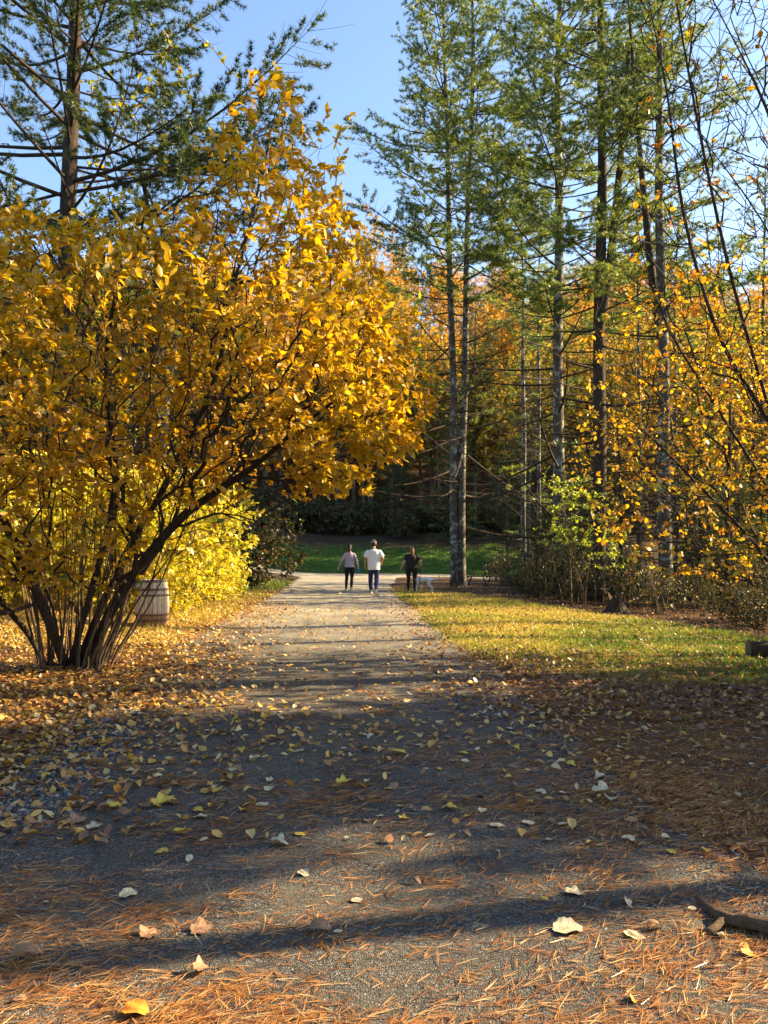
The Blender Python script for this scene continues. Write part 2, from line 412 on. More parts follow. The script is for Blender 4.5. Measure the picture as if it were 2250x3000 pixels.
def twig_leaves(mb, A, par, cnt, thr, per, L, Wf, rng, kind='full', spread=.8, grav=.35, vr=(.1, 1), vfun=None, m=0, upn=.8, keep=None):
    idx = np.where((cnt <= thr) & (par >= 0))[0]
    if keep is not None: idx = idx[keep(A[idx])]
    idx = np.repeat(idx, per)
    f = rng.random(len(idx))[:, None]
    p = A[par[idx]] * (1 - f) + A[idx] * f
    td = nrm(A[idx] - A[par[idx]])
    d = td * .6 + rng.normal(0, spread, (len(idx), 3)) * .7; d[:, 2] -= grav; d = nrm(d)
    up = rng.normal(0, .6, (len(idx), 3)); up[:, 2] += upn
    l = L * rng.uniform(.5, 1.35, len(idx))
    v = rng.uniform(*vr, len(idx)) if vfun is None else vfun(p)
    leaves(mb, p, d, up, l, l * Wf * rng.uniform(.8, 1.15, len(idx)), v, kind, fold=rng.uniform(.0, .3, len(idx)), droop=rng.uniform(-.05, .35, len(idx)), m=m)
    return len(idx)

def ellipsoid_pts(n, c, r, rng, hollow=.5, lumps=6, lump=.3):
    """points in an uneven crown volume"""
    d = nrm(rng.normal(0, 1, (n * 3, 3))); rad = rng.uniform(hollow ** 2, 1, n * 3) ** .5
    L = nrm(rng.normal(0, 1, (lumps, 3)))
    k = 1 - lump + lump * 1.6 * np.clip((d @ L.T).max(1) - .45, 0, 1) / .55
    p = d * (rad * k)[:, None]
    p = p[:n]
    return np.asarray(c) + p * np.asarray(r)

# ---------------------------------------------------------------- pines
def pine_mesh(seed, Ht, crown0, dead0, Rb, r0, dens=1.0, stems=((0, 0, 0, 0),), lowfol=.15, blade=(.16, .016), nb=20, whorl=.62, droop=0.0, nside=9, brlen=1.0, fork=None, sm=1.0):
    rng = np.random.default_rng(seed)
    tr, br, nd = MB(), MB(), MB(); TP = []; TD = []
    for si, (sx, sy, lx, ly) in enumerate(stems):
        ph = rng.uniform(0, 6, 4)
        zt = np.linspace(-.3, Ht, 34)
        def ax(zz):
            zz = np.asarray(zz, float); q = np.clip(zz / Ht, 0, 1)
            ox = sx + lx * q + .10 * np.sin(q * 5 + ph[0]) * q + .03 * np.sin(q * 17 + ph[1])
            oy = sy + ly * q + .10 * np.sin(q * 4 + ph[2]) * q
            return np.stack([ox, oy, zz], -1)
        rad = r0 * (1 - np.clip(zt / Ht, 0, 1)) ** .75 + .012
        rad = rad * (1 + .55 * np.exp(-np.clip(zt, 0, 9) / .28))
        tube(tr, ax(zt), rad, nside, cap=True)
        zw = dead0
        while zw < Ht - .2:
            fr = (zw - crown0) / (Ht - crown0); live = fr > 0
            nbr = rng.integers(3, 6) if live else rng.integers(2, 5)
            az0 = rng.uniform(0, 6.3)
            for b in range(nbr):
                az = az0 + b * 6.283 / nbr + rng.normal(0, .3)
                if live:
                    ln = Rb * (max(1 - fr, .03) ** .62) * rng.uniform(.4, 1.2) * min(1, .65 + fr * 2.5)
                    el = R(3 + 42 * fr + rng.normal(0, 13)) - droop
                else:
                    ln = Rb * rng.uniform(.3, 1.0); el = R(rng.normal(6, 13)) - droop
                if len(stems) > 1:   # twin stems do not fill each other's side
                    away = math.cos(az) * (1 if sx > 0 else -1)
                    if away < -.2: ln *= .6
                dirh = np.array([math.cos(az), math.sin(az), 0]); s = np.linspace(0, 1, 7)
                curl = (.10 if live else -.05) * ln
                bend = rng.normal(0, .10) * ln
                sideh = np.array([-dirh[1], dirh[0], 0])
                z0 = zw + rng.uniform(-.25, .25)
                pts = ax(z0)[None] + dirh[None] * (s * ln * math.cos(el))[:, None] + sideh[None] * (bend * s ** 2)[:, None]
                pts[:, 2] += s * ln * math.sin(el) + curl * (s ** 2.2) - .05 * ln * np.sin(s * 3.14)
                rb = (.008 + .0065 * ln) * (1.0 if live else 1.25)
                tube(br, pts, rb * (1 - s) ** .8 + .004, 5)
                fol = live or rng.random() < lowfol
                nbl = max(3, int(ln * (6.0 if live else 2.4) * brlen))
                for q in range(nbl):
                    t = .25 + .75 * (q + rng.random()) / nbl
                    if live and fr < .3: t = .35 + .65 * (q + rng.random()) / nbl
                    t = min(t, .99)
                    k = t * 6; i0 = int(k); p = pts[i0] + (pts[min(i0 + 1, 6)] - pts[i0]) * (k - i0)
                    sg = 1 if q % 2 else -1
                    bl = ln * rng.uniform(.16, .36) * (1.25 - t * .8) + .12
                    dd = nrm(dirh * rng.uniform(.5, 1) + sideh * sg * rng.uniform(.4, 1.0) + np.array([0, 0, rng.uniform(-.05, .35) - droop]))
                    e = p + dd * bl; e[2] += .04 * bl
                    if live or rng.random() < .8: tube(br, np.array([p, (p + e) / 2 + [0, 0, -.02], e]), [.007, .005, .003], 3)
                    if fol and rng.random() < dens:
                        nt_ = max(2, int(bl / .085))
                        for u in np.linspace(.35, 1, nt_):
                            TP.append(p + (e - p) * u + rng.normal(0, .03, 3)); TD.append(dd + rng.normal(0, .35, 3))
                if fol:
                    for u in (.55, .7, .8, .9, 1): TP.append(pts[int(u * 6)]); TD.append(nrm(pts[-1] - pts[-2]))
            zw += whorl * rng.uniform(.75, 1.25) * (1 - .35 * max(fr, 0))
    TP = np.array(TP); TD = nrm(np.array(TD)); N = len(TP)
    if N:
        idx = np.repeat(np.arange(N), nb)
        d = nrm(TD[idx] * .75 + rng.normal(0, .55, (len(idx), 3)) + np.array([0, 0, .12]))
        up = rng.normal(0, 1, (len(idx), 3))
        v = np.clip(np.repeat(rng.normal(.42, .18, N) + .7 * (fnoise(TP[:, 0] + 20, TP[:, 2] + TP[:, 1], 1.6) - .5), nb) + rng.normal(0, .15, len(idx)), 0, 1)
        leaves(nd, TP[idx], d, up, blade[0] * rng.uniform(.7, 1.15, len(idx)), blade[1], v, 'blade', 0, 0)
    return tr, br, nd
def pine(name, loc, label, pm, cat='pine tree', group=None, bark='bark_pine', needle='needle', rz=0, s=1.0, bbark='bark_dark'):
    t = thing(name, loc, label, cat, group, rz); t.scale = (s, s, s)
    tr, br, nd = pm
    obj('trunk', tr, M[bark], t); obj('branches', br, M[bbark], t)
    if nd.n: obj('crown', nd, M[needle], t)
    return t

def gz(x, y): return float(H(x, y))

pA = pine_mesh(11, 28, 11.6, 3.6, 5.0, .17, .8, ((-.11, 0, -.45, .1), (.12, .05, .50, -.2)), .06)
pineA = pine('white_pine', (3.06, 32.2, gz(3.06, 32.2)), 'tall pine with twin mottled trunks beside the bench at the path bend', pA)
pB = pine_mesh(12, 28, 9.6, 2.2, 5.2, .235, .78, ((0, 0, .15, 0),), .04)
pineB = pine('white_pine', (6.45, 29, gz(6.45, 29)), 'tall straight pine with pale lichen on one thick trunk, right of the twin pine', pB)
pC = pine_mesh(13, 27, 10.5, 2.6, 4.0, .25, .75, ((0, 0, .2, .3),), .04)
pineC = pine('white_pine', (7.2, 26.2, gz(7.2, 26.2)), 'thick dark trunked pine whose trunk forks high up, behind the pale green sapling', pC, bark='bark_dark')
f2 = MB(); fz = np.linspace(0, 1, 14)
tube(f2, np.stack([.1 + 1.3 * fz ** .7, .1 * fz, 9.6 + 14 * fz], -1), .15 * (1 - fz) + .02, 8)
obj('second_leader', f2, M['bark_dark'], pineC)
pD = pine_mesh(14, 21, 12.5, 1.6, 2.4, .13, .6, ((0, 0, -.2, 0),), .05)
pineD = pine('pine_tree', (6.85, 38, gz(6.85, 38)), 'slim pine trunk just left of the lichen covered pine', pD)
pineD2 = dup(pineD, (8.3, 42, gz(8.3, 42)), 2.1, .95, 'slim leaning pine close behind the lichen covered pine')
pineD3 = dup(pineC, (8.75, 24.2, gz(8.75, 24.2)), 2.6, .86, 'mottled grey trunk rising through the orange leaved branches'); 
for ch in pineD3.children:
    if ch.name.startswith('trunk'): ch.data = ch.data.copy(); ch.data.materials[0] = M['bark_pine']
for k, (x, y, s, rz, lb) in enumerate([
        (10.8, 33, .85, 1.0, 'slender dark pine trunk between the forked pine and the mottled grey trunk'),
        (14.5, 39, .95, 2.5, 'pine standing deep in the right hand wood above the far road'),
        (16.0, 33, .9, 4.1, 'pine near the right edge of the wood behind orange leaves')]):
    dup(pineD, (x, y, gz(x, y)), rz, s, lb)
pL = pine_mesh(15, 27, 6.5, 3.0, 7.6, .29, .6, ((0, 0, .6, 0),), .15)
pineL = pine('white_pine', (-8.9, 21.5, gz(-8.9, 21.5)), 'big dark pine rising behind the golden shrub at the left', pL, bark='bark_dark', needle='hem_needle')

# ---------------------------------------------------------------- golden shrub
rng = np.random.default_rng(21)
YS = 9.3
outline = np.array([(-330, 430), (-120, 440), (0, 440), (110, 520), (200, 500), (300, 520), (390, 480), (430, 380), (490, 280), (570, 185), (600, 175), (640, 190), (680, 290), (745, 310),
    (735, 420), (790, 500), (850, 640), (880, 740), (945, 890), (900, 970), (810, 1010), (815, 1070), (690, 1070), (600, 1120), (500, 1180), (420, 1140), (340, 1200), (290, 1300),
    (200, 1275), (110, 1240), (60, 1320), (-60, 1330), (-330, 1330)], float)
def inside(px, py, poly):
    c = np.zeros(len(px), bool); x2, y2 = np.roll(poly[:, 0], 1), np.roll(poly[:, 1], 1)
    for (x, y, a, b) in zip(poly[:, 0], poly[:, 1], x2, y2):
        k = ((y > py) != (b > py)) & (px < (a - x) * (py - y) / (b - y + 1e-12) + x); c ^= k
    return c
def edged(px, py, poly):
    d = np.full(len(px), 1e9)
    for a, b in zip(poly, np.roll(poly, -1, 0)):
        ab = b - a; t = np.clip(((px - a[0]) * ab[0] + (py - a[1]) * ab[1]) / (ab @ ab), 0, 1)
        d = np.minimum(d, np.hypot(px - a[0] - t * ab[0], py - a[1] - t * ab[1]))
    return d
n0 = 46000
px = rng.uniform(-330, 950, n0); py = rng.uniform(160, 1335, n0)
k = inside(px, py, outline); px, py = px[k], py[k]; e = edged(px, py, outline)
dk = rng.random(len(px)) < np.clip(.35 + e / 90, 0, 1) * np.where(py < 440, .4, 1) * np.where(py > 1060, .55, 1)
px, py, e = px[dk], py[dk], e[dk]
thick = np.clip(e * YS / F / 1.2, 0.05, 1) ** .6 * 2.3
yc = YS - .9 * np.clip((500 - px) / 600, 0, 1.2)
dy = rng.uniform(-1, 1, len(px)) * thick
tg = np.stack([(px - 829) / F * YS, yc + dy, CAMZ + (1186 - py) / F * YS], -1)
g_ = fnoise(tg[:, 0] * 1.1 + .5 * tg[:, 2] + 31, tg[:, 2] * 1.6 + tg[:, 1], .8); tg = tg[rng.random(len(tg)) < np.clip((g_ - .30) * 4.5, .10, 1)][:12500]
def lim(pts, y0=10.2, y1=9.3, n_=14):
    yy = np.linspace(y0, y1, len(pts)); return curve([W(a, b, y) for (a, b), y in zip(pts, yy)], n_)
base = (170, 1440)
limbs = [lim([(185, 1440), (235, 1330), (300, 1225), (390, 1120), (470, 1060), (545, 1010), (640, 930), (730, 860)], 10.2, 9.0, 26),
         lim([(165, 1440), (215, 1320), (280, 1180), (350, 1060), (400, 960), (450, 860), (490, 700), (480, 560), (440, 400), (425, 300)], 10.2, 9.8, 30),
         lim([(210, 1440), (275, 1290), (370, 1140), (405, 1000), (440, 930), (560, 830), (700, 650), (770, 560)], 10.1, 10.2, 26),
         lim([(100, 1440), (60, 1370), (10, 1310), (-60, 1220), (-170, 1050), (-240, 800)], 10.2, 9.5, 20),
         lim([(130, 1440), (120, 1340), (90, 1250), (60, 1150), (110, 1060), (100, 930), (120, 760), (115, 600), (110, 470)], 10.2, 8.6, 26),
         lim([(150, 1440), (190, 1300), (230, 1150), (250, 1000), (230, 850), (240, 680), (300, 520), (310, 450)], 10.2, 8.2, 26),
         lim([(140, 1440), (100, 1330), (20, 1150), (-60, 980), (-90, 700), (-60, 480)], 10.1, 7.8, 22),
         lim([(480, 700), (520, 560), (560, 400), (590, 260), (620, 185)], 9.8, 9.3, 14)]
sh_ = []
for i in range(150):
    q_ = rng.choice(np.where((py < 520) | ((px > 600) & (py < 960)))[0]) if i else 0
    a_ = math.atan2(700 - py[q_], px[q_] - 330) + rng.normal(0, .25); l_ = rng.uniform(20, 95) * (1.3 if py[q_] < 400 else 1)
    sh_.append([(px[q_] + l_ * math.cos(a_) - 829) / F * YS, yc[q_] + dy[q_] * .6, CAMZ + (1186 - py[q_] + l_ * math.sin(a_)) / F * YS])
tg = np.vstack([tg, np.array(sh_)])
A, par = grow(limbs, tg, .20, .25, rng, bow=-.03, jit=.05, down=.25)
shr = thing('magnolia_shrub', (0, 0, 0), 'huge many stemmed shrub with big golden yellow leaves at the left of the path', 'shrub')
b0 = MB(); b1 = MB(); cnt, rr = skeleton(A, par, .0026, .45, b0, (8, 5, 3), .08)
b2 = MB()
for i in range(46):
    x0 = rng.uniform(75, 235); x1 = x0 + (x0 - 130) * rng.uniform(.6, 1.5) + rng.normal(0, 26)
    y1 = rng.uniform(1020, 1200); yy = rng.uniform(9.7, 10.6)
    pts = curve([W(x0, 1437, yy) * [1, 1, 1], W(x0 * .55 + x1 * .45 + rng.normal(0, 7), 1300, yy), W(x1, y1, yy + rng.normal(0, .5))], 9)
    pts[0][2] = -.02
    tube(b2, pts, np.linspace(rng.uniform(.009, .026), .006, 9), 5)
lv = MB()
def sv(p):
    g = fnoise(p[:, 0] + 3, p[:, 2], 1.4)
    v = .16 + .75 * np.clip(rng.normal(.5, .22, len(p)) + (g - .5) * .9, 0, 1)
    green = (rng.random(len(p)) < .018 + .10 * np.clip((g - .62) * 5, 0, 1) + .12 * (p[:, 2] < 1.9)); v[green] = rng.uniform(0, .12, green.sum()); return v
def keepd(p):
    u = rng.random(len(p)); g = fnoise(p[:, 0] * .9 + .4 * p[:, 2] + 31, p[:, 2] * 1.5 + p[:, 1] * .8, .75)
    return u < np.clip((g - .30) * 4.2, .06, 1) * np.where(p[:, 2] > 5.4, .6, 1.0) * np.where(p[:, 2] < 2.1, .45 + .4 * (p[:, 0] < -3.6), 1)
nl = twig_leaves(lv, A, par, cnt, 2, 8, .098, .50, rng, 'full', .42, .28, vfun=sv, upn=.7, keep=keepd)
print('shrub nodes', len(A), 'leaves', nl)
obj('branches', b0, M['bark_dark'], shr); obj('stems', b2, M['bark_stem'], shr); obj('leaves', lv, M['shrub_leaf'], shr)

# ---------------------------------------------------------------- generic broadleaf and bushes
def broadleaf(seed, Ht, cr, base_h, nt, leaf, thr, per, mat, bark='bark_hill', r0=.16, kind='clump', cz=None, step=.5, Wf=.8, vr=(0, 1), rtip=.006, hollow=.35, ex=.5, lump=.3, spread=.8):
    rng = np.random.default_rng(seed)
    tr, br, lf = MB(), MB(), MB()
    top = Ht * .82
    tk = curve([(0, 0, -.2), (rng.normal(0, .1), rng.normal(0, .1), base_h), (rng.normal(0, .3), rng.normal(0, .3), top * .7), (rng.normal(0, .4), rng.normal(0, .4), top)], 14)
    czz = (base_h + Ht) / 2 if cz is None else cz
    t = ellipsoid_pts(nt, (0, 0, czz), (cr, cr, (Ht - base_h) / 2), rng, hollow, 7, lump)
    A, par = grow([tk], t, step, .3, rng, bow=-.04, jit=.06, down=.5)
    cnt, rr = skeleton(A[len(tk):], np.where(par[len(tk):] >= len(tk), par[len(tk):] - len(tk), -1), rtip, ex, None)
    # trunk apart from the branches
    q = np.linspace(0, 1, 14); tube(tr, tk, r0 * (1 - q) ** .8 + .015 + r0 * .4 * np.exp(-q * 30), 7)
    B = A; cb, rb = skeleton(B, par, rtip, ex, None)
    kids = {}
    for i in range(len(tk), len(B)): kids.setdefault(par[i], []).append(i)
    stack = [(k, c) for k in range(len(tk)) for c in kids.get(k, [])]
    while stack:
        p, i = stack.pop(); ch = [p, i]
        while ch[-1] in kids:
            kk = sorted(kids[ch[-1]], key=lambda z_: -cb[z_]); stack += [(ch[-1], z_) for z_ in kk[1:]]; ch.append(kk[0])
        r_ = np.minimum(rb[ch], r0 * .5); r_[0] = r_[1]
        tube(br, B[ch], r_, 4 if r_[0] > .02 else 3)
    n_ = twig_leaves(lf, B, par, cb, thr, per, leaf, Wf, rng, kind, spread, .3, vr) if per else 0
    return tr, br, lf, n_
def plant_tree(name, loc, label, pm, mat, bark, cat='tree', group=None, rz=0, s=1.0):
    t = thing(name, loc, label, cat, group, rz); t.scale = (s, s, s)
    obj('trunk', pm[0], M[bark], t); obj('branches', pm[1], M[bark], t)
    if pm[2].n: obj('crown', pm[2], M[mat], t)
    return t

def bush(seed, rx, ry, h, nt, leaf, per, Wf=.6, kind='simple', nst=9, step=.22, rtip=.0035, vr=(0, 1), thr=2, hollow=.3, z0=.25, grav=.2):
    rng = np.random.default_rng(seed); st, lf = MB(), MB()
    t = ellipsoid_pts(nt, (0, 0, h * .5), (rx, ry, h * .52), rng, hollow, 8, .35); t = t[t[:, 2] > z0 * rng.random(len(t))]
    init = []
    for i in range(nst):
        a = rng.uniform(0, 6.28); r_ = rng.uniform(0, .25) ; e = rng.uniform(.2, .6)
        init.append(curve([(r_ * math.cos(a) * rx, r_ * math.sin(a) * ry, -.05), (e * .6 * rx * math.cos(a), e * .6 * ry * math.sin(a), h * .3), (e * rx * math.cos(a), e * ry * math.sin(a), h * .6)], 6))
    A, par = grow(init, t, step, .3, rng, bow=.04)
    # every stem starts on its own in the ground
    cnt, rr = skeleton(A, par, rtip, .45, st, (5, 4, 3), .04)
    twig_leaves(lf, A, par, cnt, thr, per, leaf, Wf, rng, kind, .8, grav, vr)
    return st, lf
def plant_bush(name, loc, label, pm, mat, cat='bush', group=None, rz=0, s=1.0, bark='bark_dark'):
    t = thing(name, loc, label, cat, group, rz); t.scale = (s, s, s)
    obj('stems', pm[0], M[bark], t); obj('foliage', pm[1], M[mat], t); return t

# behind the golden shrub, left of the path
bY = bush(31, 1.9, 1.6, 2.6, 1500, .10, 9, .6, 'simple', 12, hollow=.1)
yb = plant_bush('leafy_bush', (-5.75, 17.6, gz(-5.75, 17.6)), 'bright yellow green bush standing right behind the barrel', bY, 'bush_leaf', s=1.32)
dup(yb, (-8.6, 17.0, gz(-8.6, 17.0)), 2.0, 1.3, 'yellow green bush seen through the bare stems of the golden shrub')
dup(yb, (-6.3, 21.5, gz(-6.3, 21.5)), 4.0, 1.5, 'taller yellow green bush behind the one at the barrel')
for x, y, s_, lb in [(-4.95, 16.7, .5, 'small yellow bush at the right side of the barrel'), (-6.2, 15.9, .7, 'yellow bush left of the barrel behind the bare stems'), (-7.7, 14.9, .85, 'yellow bush at the far left behind the bare stems'),
                    (-5.1, 19.6, .75, 'yellow bush on the bank edge behind the barrel'), (-4.75, 21.9, .55, 'last small yellow bush on the bank before the dark thicket')]:
    dup(yb, (x, y, gz(x, y)), x * 5, s_, lb)
bD = bush(32, 1.9, 1.8, 3.2, 1000, .13, 9, .7, 'simple', 12)
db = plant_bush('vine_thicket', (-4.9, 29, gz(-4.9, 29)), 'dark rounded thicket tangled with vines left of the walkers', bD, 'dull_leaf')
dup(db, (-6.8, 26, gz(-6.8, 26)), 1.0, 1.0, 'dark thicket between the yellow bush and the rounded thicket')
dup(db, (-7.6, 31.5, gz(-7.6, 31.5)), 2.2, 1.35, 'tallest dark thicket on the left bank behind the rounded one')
bS = bush(33, .6, .5, .8, 160, .10, 8, .6, 'simple', 6, .15)
sb = plant_bush('low_shrub', (-4.7, 23.5, gz(-4.7, 23.5)), 'low green shrub at the path edge before the small white post', bS, 'green_leaf')

# golden background trees on the left
tg1 = broadleaf(41, 11.5, 2.4, 3.0, 420, .12, 2, 5, 'yg_leaf', r0=.13, kind='simple', step=.4)
for k, (x, y, s, lb) in enumerate([(-6.9, 23.5, 1.45, 'slim tree with sparse yellow leaves in front of the big left pine'),
                                 (-12.5, 24.0, 1.15, 'yellow leaved tree left of the big dark pine'),
                                 (-10.2, 30, 1.2, 'yellow leaved tree on the bank behind the big dark pine')]):
    if k == 0: y1 = plant_tree('young_tree', (x, y, gz(x, y)), lb, tg1, 'yg_leaf', 'bark_dark', s=s)
    else: dup(y1, (x, y, gz(x, y)), k * 2.0, s, lb)
bare = broadleaf(42, 13, 2.4, 3.5, 240, .16, 1, 1, 'yg_leaf', r0=.10, kind='simple', step=.45, rtip=.0055)
plant_tree('bare_tree', (-7.2, 25.5, gz(-7.2, 25.5)), 'nearly bare pale limbed tree against the sky above the golden shrub', bare, 'yg_leaf', 'bark_grey', s=1.35)

# ---------------------------------------------------------------- right hand tree with orange leaves
rng = np.random.default_rng(51)
YR = 11.0
Rl = [lim([(1790, 1420), (1740, 1150), (1660, 880), (1590, 640), (1530, 380), (1470, 60), (1440, -150)], 11.2, 10.4, 26),
      lim([(1780, 1420), (1690, 1120), (1560, 900), (1450, 720), (1390, 560), (1370, 420)], 11.2, 10.6, 22),
      lim([(1780, 1420), (1650, 1200), (1500, 1040), (1400, 940), (1310, 870)], 11.2, 10.9, 18),
      lim([(1780, 1420), (1640, 1290), (1500, 1180), (1400, 1130), (1290, 1090)], 11.2, 11.3, 18),
      lim([(1790, 1420), (1770, 1000), (1700, 600), (1640, 250), (1560, -100)], 11.2, 11.2, 22),
      lim([(1790, 1420), (1820, 1000), (1760, 600), (1720, 200), (1680, -100)], 11.2, 11.8, 20),
      lim([(1780, 1420), (1700, 1000), (1560, 740), (1480, 480), (1440, 200), (1400, 0)], 11.3, 11.8, 24)]
for i in range(15):
    ex_, ey_ = rng.uniform(1320, 1640), rng.uniform(-120, 1080)
    if ey_ < 300: ex_ = rng.uniform(1430, 1640)
    yy = rng.uniform(9.6, 12.4); sx_ = 1740 + rng.uniform(-10, 110)
    Rl.append(lim([(1785, 1420), (sx_, 1150 - rng.uniform(0, 200)), (.5 * sx_ + .5 * ex_ + 45, .42 * 1050 + .58 * ey_), (ex_, ey_)], 11.2, yy, 22))
for l_ in Rl: l_[0][2] = gz(l_[0][0], l_[0][1]) - .1
polyR = np.array([(1300, 820), (1330, 640), (1370, 420), (1400, 200), (1380, -120), (1950, -120), (1950, 1280), (1500, 1260), (1380, 1190), (1270, 1100), (1280, 980)], float)
qx = rng.uniform(1270, 1950, 10500); qy = rng.uniform(-120, 1280, 10500); k = inside(qx, qy, polyR); qx, qy = qx[k], qy[k]
tR = np.stack([(qx - 829) / F * YR, YR + rng.uniform(-1.6, 1.8, len(qx)), CAMZ + (1186 - qy) / F * YR], -1)[:5200]
A, par = grow(Rl, tR, .35, .32, rng, bow=-.01, jit=.008, down=.5)
b0, lv = MB(), MB(); cnt, rr = skeleton(A, par, .0045, .38, b0, (7, 4, 3), .05)
def kr(p): return rng.random(len(p)) < np.clip(1.0 - (p[:, 2] - 3.0) / 3.8, .06, .62)
twig_leaves(lv, A, par, cnt, 2, 4, .088, .66, rng, 'full', .8, .45, vfun=lambda p: np.clip(rng.normal(.45, .22, len(p)) + .25 * sstep(4, 7, p[:, 2]), 0, 1), keep=kr)
rt = thing('beech_tree', (0, 0, 0), 'sparse orange and yellow leaved tree fanning its thin branches in from the right edge', 'tree')
obj('branches', b0, M['bark_dark'], rt); obj('leaves', lv, M['orange_leaf'], rt)

# ---------------------------------------------------------------- right wood fill
to = broadleaf(52, 9.5, 2.6, 2.2, 400, .13, 2, 4, 'orange_leaf', r0=.09, kind='simple', step=.4, rtip=.005)
ot = plant_tree('young_tree', (11, 24.8, gz(11, 24.8)), 'young orange leaved tree at the wood edge behind the lawn', to, 'orange_leaf', 'bark_dark')
for x, y, s, lb in [(12.8, 27, 1.1, 'orange leaved young tree deeper in the right wood'),
                (9.2, 30.5, .9, 'yellow orange leaved tree behind the thick dark pine'),
                (15.0, 24.5, 1.05, 'orange leaved tree near the right picture edge behind the log'),
                ]:
    dup(ot, (x, y, gz(x, y)), x, s, lb)
# young hemlocks and pines low in the wood
ph = pine_mesh(61, 8.5, .6, .3, 2.5, .10, 1.0, ((0, 0, 0, 0),), 1, (.11, .014), 12, .33, .10, 7, 1.0)
hem = pine('hemlock_tree', (8.2, 52, gz(8.2, 52)), 'young green hemlock beyond the road right of the twin pine', ph, 'hemlock tree', needle='hem_needle', bark='bark_dark')
for x, y, s, lb in [(5.0, 58, 1.15, 'young green hemlock right behind the twin pine at the top of the grass'),
                (11.5, 49, .95, 'young hemlock beyond the road behind the lichen covered pine'),
                (14.8, 54, 1.25, 'tall hemlock beyond the road in the right wood'),
                (.9, 63.5, 1.0, 'small hemlock at the wood edge above the far grass'),
                (9.6, 31.8, .62, 'dark young hemlock right of the thick dark pine'), (12.0, 29.5, .78, 'dark hemlock behind the mottled grey trunk'),
                (13.6, 33.5, .85, 'dark hemlock in the right wood before the far road'), (15.3, 31.5, .8, 'dark hemlock at the right edge of the wood'),
                (11.6, 25.6, .55, 'small dark hemlock behind the weedy bushes at the lawn edge'), (13.2, 26.8, .75, 'dark hemlock near the right edge behind the log'),
                (8.9, 35.5, .8, 'dark hemlock between the slim pines'), (17.3, 36.5, .9, 'dark hemlock farthest right before the road'),
                (19.5, 47, 1.1, 'hemlock at the far right beyond the road')]:
    dup(hem, (x, y, gz(x, y)), x * 3, s, lb)
phl = pine_mesh(62, 3.2, .15, .1, 1.5, .05, 1.0, ((0, 0, 0, 0),), 1, (.08, .010), 11, .2, .02, 6, 1.6)
sp_ = pine('young_pine', (5.75, 28.2, gz(5.75, 28.2)), 'dark bushy young evergreen right of the bench', phl, 'evergreen', needle='hem_needle', bark='bark_dark')
for x, y, s, lb in [(6.2, 26.8, .8, 'dark young evergreen beside the bushy one at the lawn edge'),
                (7.3, 29.5, 1.1, 'dark young evergreen behind the pale green sapling'),
                (6.3, 31.5, .8, 'young evergreen at the wood edge right of the bench')]:
    dup(sp_, (x, y, gz(x, y)), x * 2, s, lb)
# pale green sapling
rng = np.random.default_rng(63)
sl = [lim([(1235, 1290), (1228, 1180), (1215, 1080), (1195, 1020)], 22, 22, 8), lim([(1235, 1290), (1280, 1170), (1330, 1100)], 22, 21.5, 8), lim([(1235, 1290), (1200, 1200), (1170, 1150)], 22, 22.2, 8)]
for l_ in sl: l_[0][2] = gz(l_[0][0], 22) - .05
pg = np.array([(1180, 1020), (1290, 1060), (1330, 1110), (1360, 1210), (1270, 1215), (1230, 1180), (1160, 1170), (1190, 1110)], float)
qx = rng.uniform(1150, 1360, 1500); qy = rng.uniform(1010, 1220, 1500); k = inside(qx, qy, pg); qx, qy = qx[k], qy[k]
lay = np.round(qy / 26) * 26 + rng.normal(0, 4, len(qy))
tS = np.stack([(qx - 829) / F * 22, 22 + rng.uniform(-1, 1, len(qx)), CAMZ + (1186 - lay) / F * 22], -1)[:330]
A, par = grow(sl, tS, .18, .3, rng); b0, lv = MB(), MB(); cnt, rr = skeleton(A, par, .003, .45, b0, (5, 4, 3), .025)
twig_leaves(lv, A, par, cnt, 2, 6, .085, .6, rng, 'simple', .8, .1, (.2, 1))
sg = thing('sapling', (0, 0, 0), 'small sapling with pale green leaves in flat sprays before the thick dark pine', 'sapling')
obj('stems', b0, M['bark_stem'], sg); obj('leaves', lv, M['green_leaf'], sg)

# undergrowth along the edge of the wood
bU = bush(71, .8, .7, 1.2, 240, .085, 6, .5, 'simple', 10, .16, .003)
ub = None
rng = np.random.default_rng(72)
spots = []
for i in range(190):
    y = rng.uniform(14, 44); x = (30 - np.clip(y, 12, 28)) / 2.3 + 1.5 + rng.uniform(.9, 10) ** 1.0
    x = max(x, 4.2)
    if 43 < y < 49 or x > .5 * y + 1.5 or (y > 27 and x < 5.6): continue
    if (x > 12 and y > 38) or len(spots) > 66: continue
    spots.append((x, y))
for i, (x, y) in enumerate(spots):
    lb = 'brown and dull green weedy bush in the undergrowth of the right wood'
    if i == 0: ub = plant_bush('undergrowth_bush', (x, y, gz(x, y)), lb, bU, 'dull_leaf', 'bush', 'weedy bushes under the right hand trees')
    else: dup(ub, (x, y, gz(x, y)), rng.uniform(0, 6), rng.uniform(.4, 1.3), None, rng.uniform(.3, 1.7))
# wall of dark brush at the top of the far grass
for i in range(22):
    x = -17 + i * 1.55 + rng.normal(0, .4); y = 62.5 + rng.normal(0, 1.0)
    if i == 0:
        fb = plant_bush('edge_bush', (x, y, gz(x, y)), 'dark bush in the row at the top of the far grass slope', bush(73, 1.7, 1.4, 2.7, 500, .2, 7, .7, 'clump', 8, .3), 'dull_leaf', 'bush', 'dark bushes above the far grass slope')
    else: dup(fb, (x, y, gz(x, y)), rng.uniform(0, 6), rng.uniform(.7, 1.35))

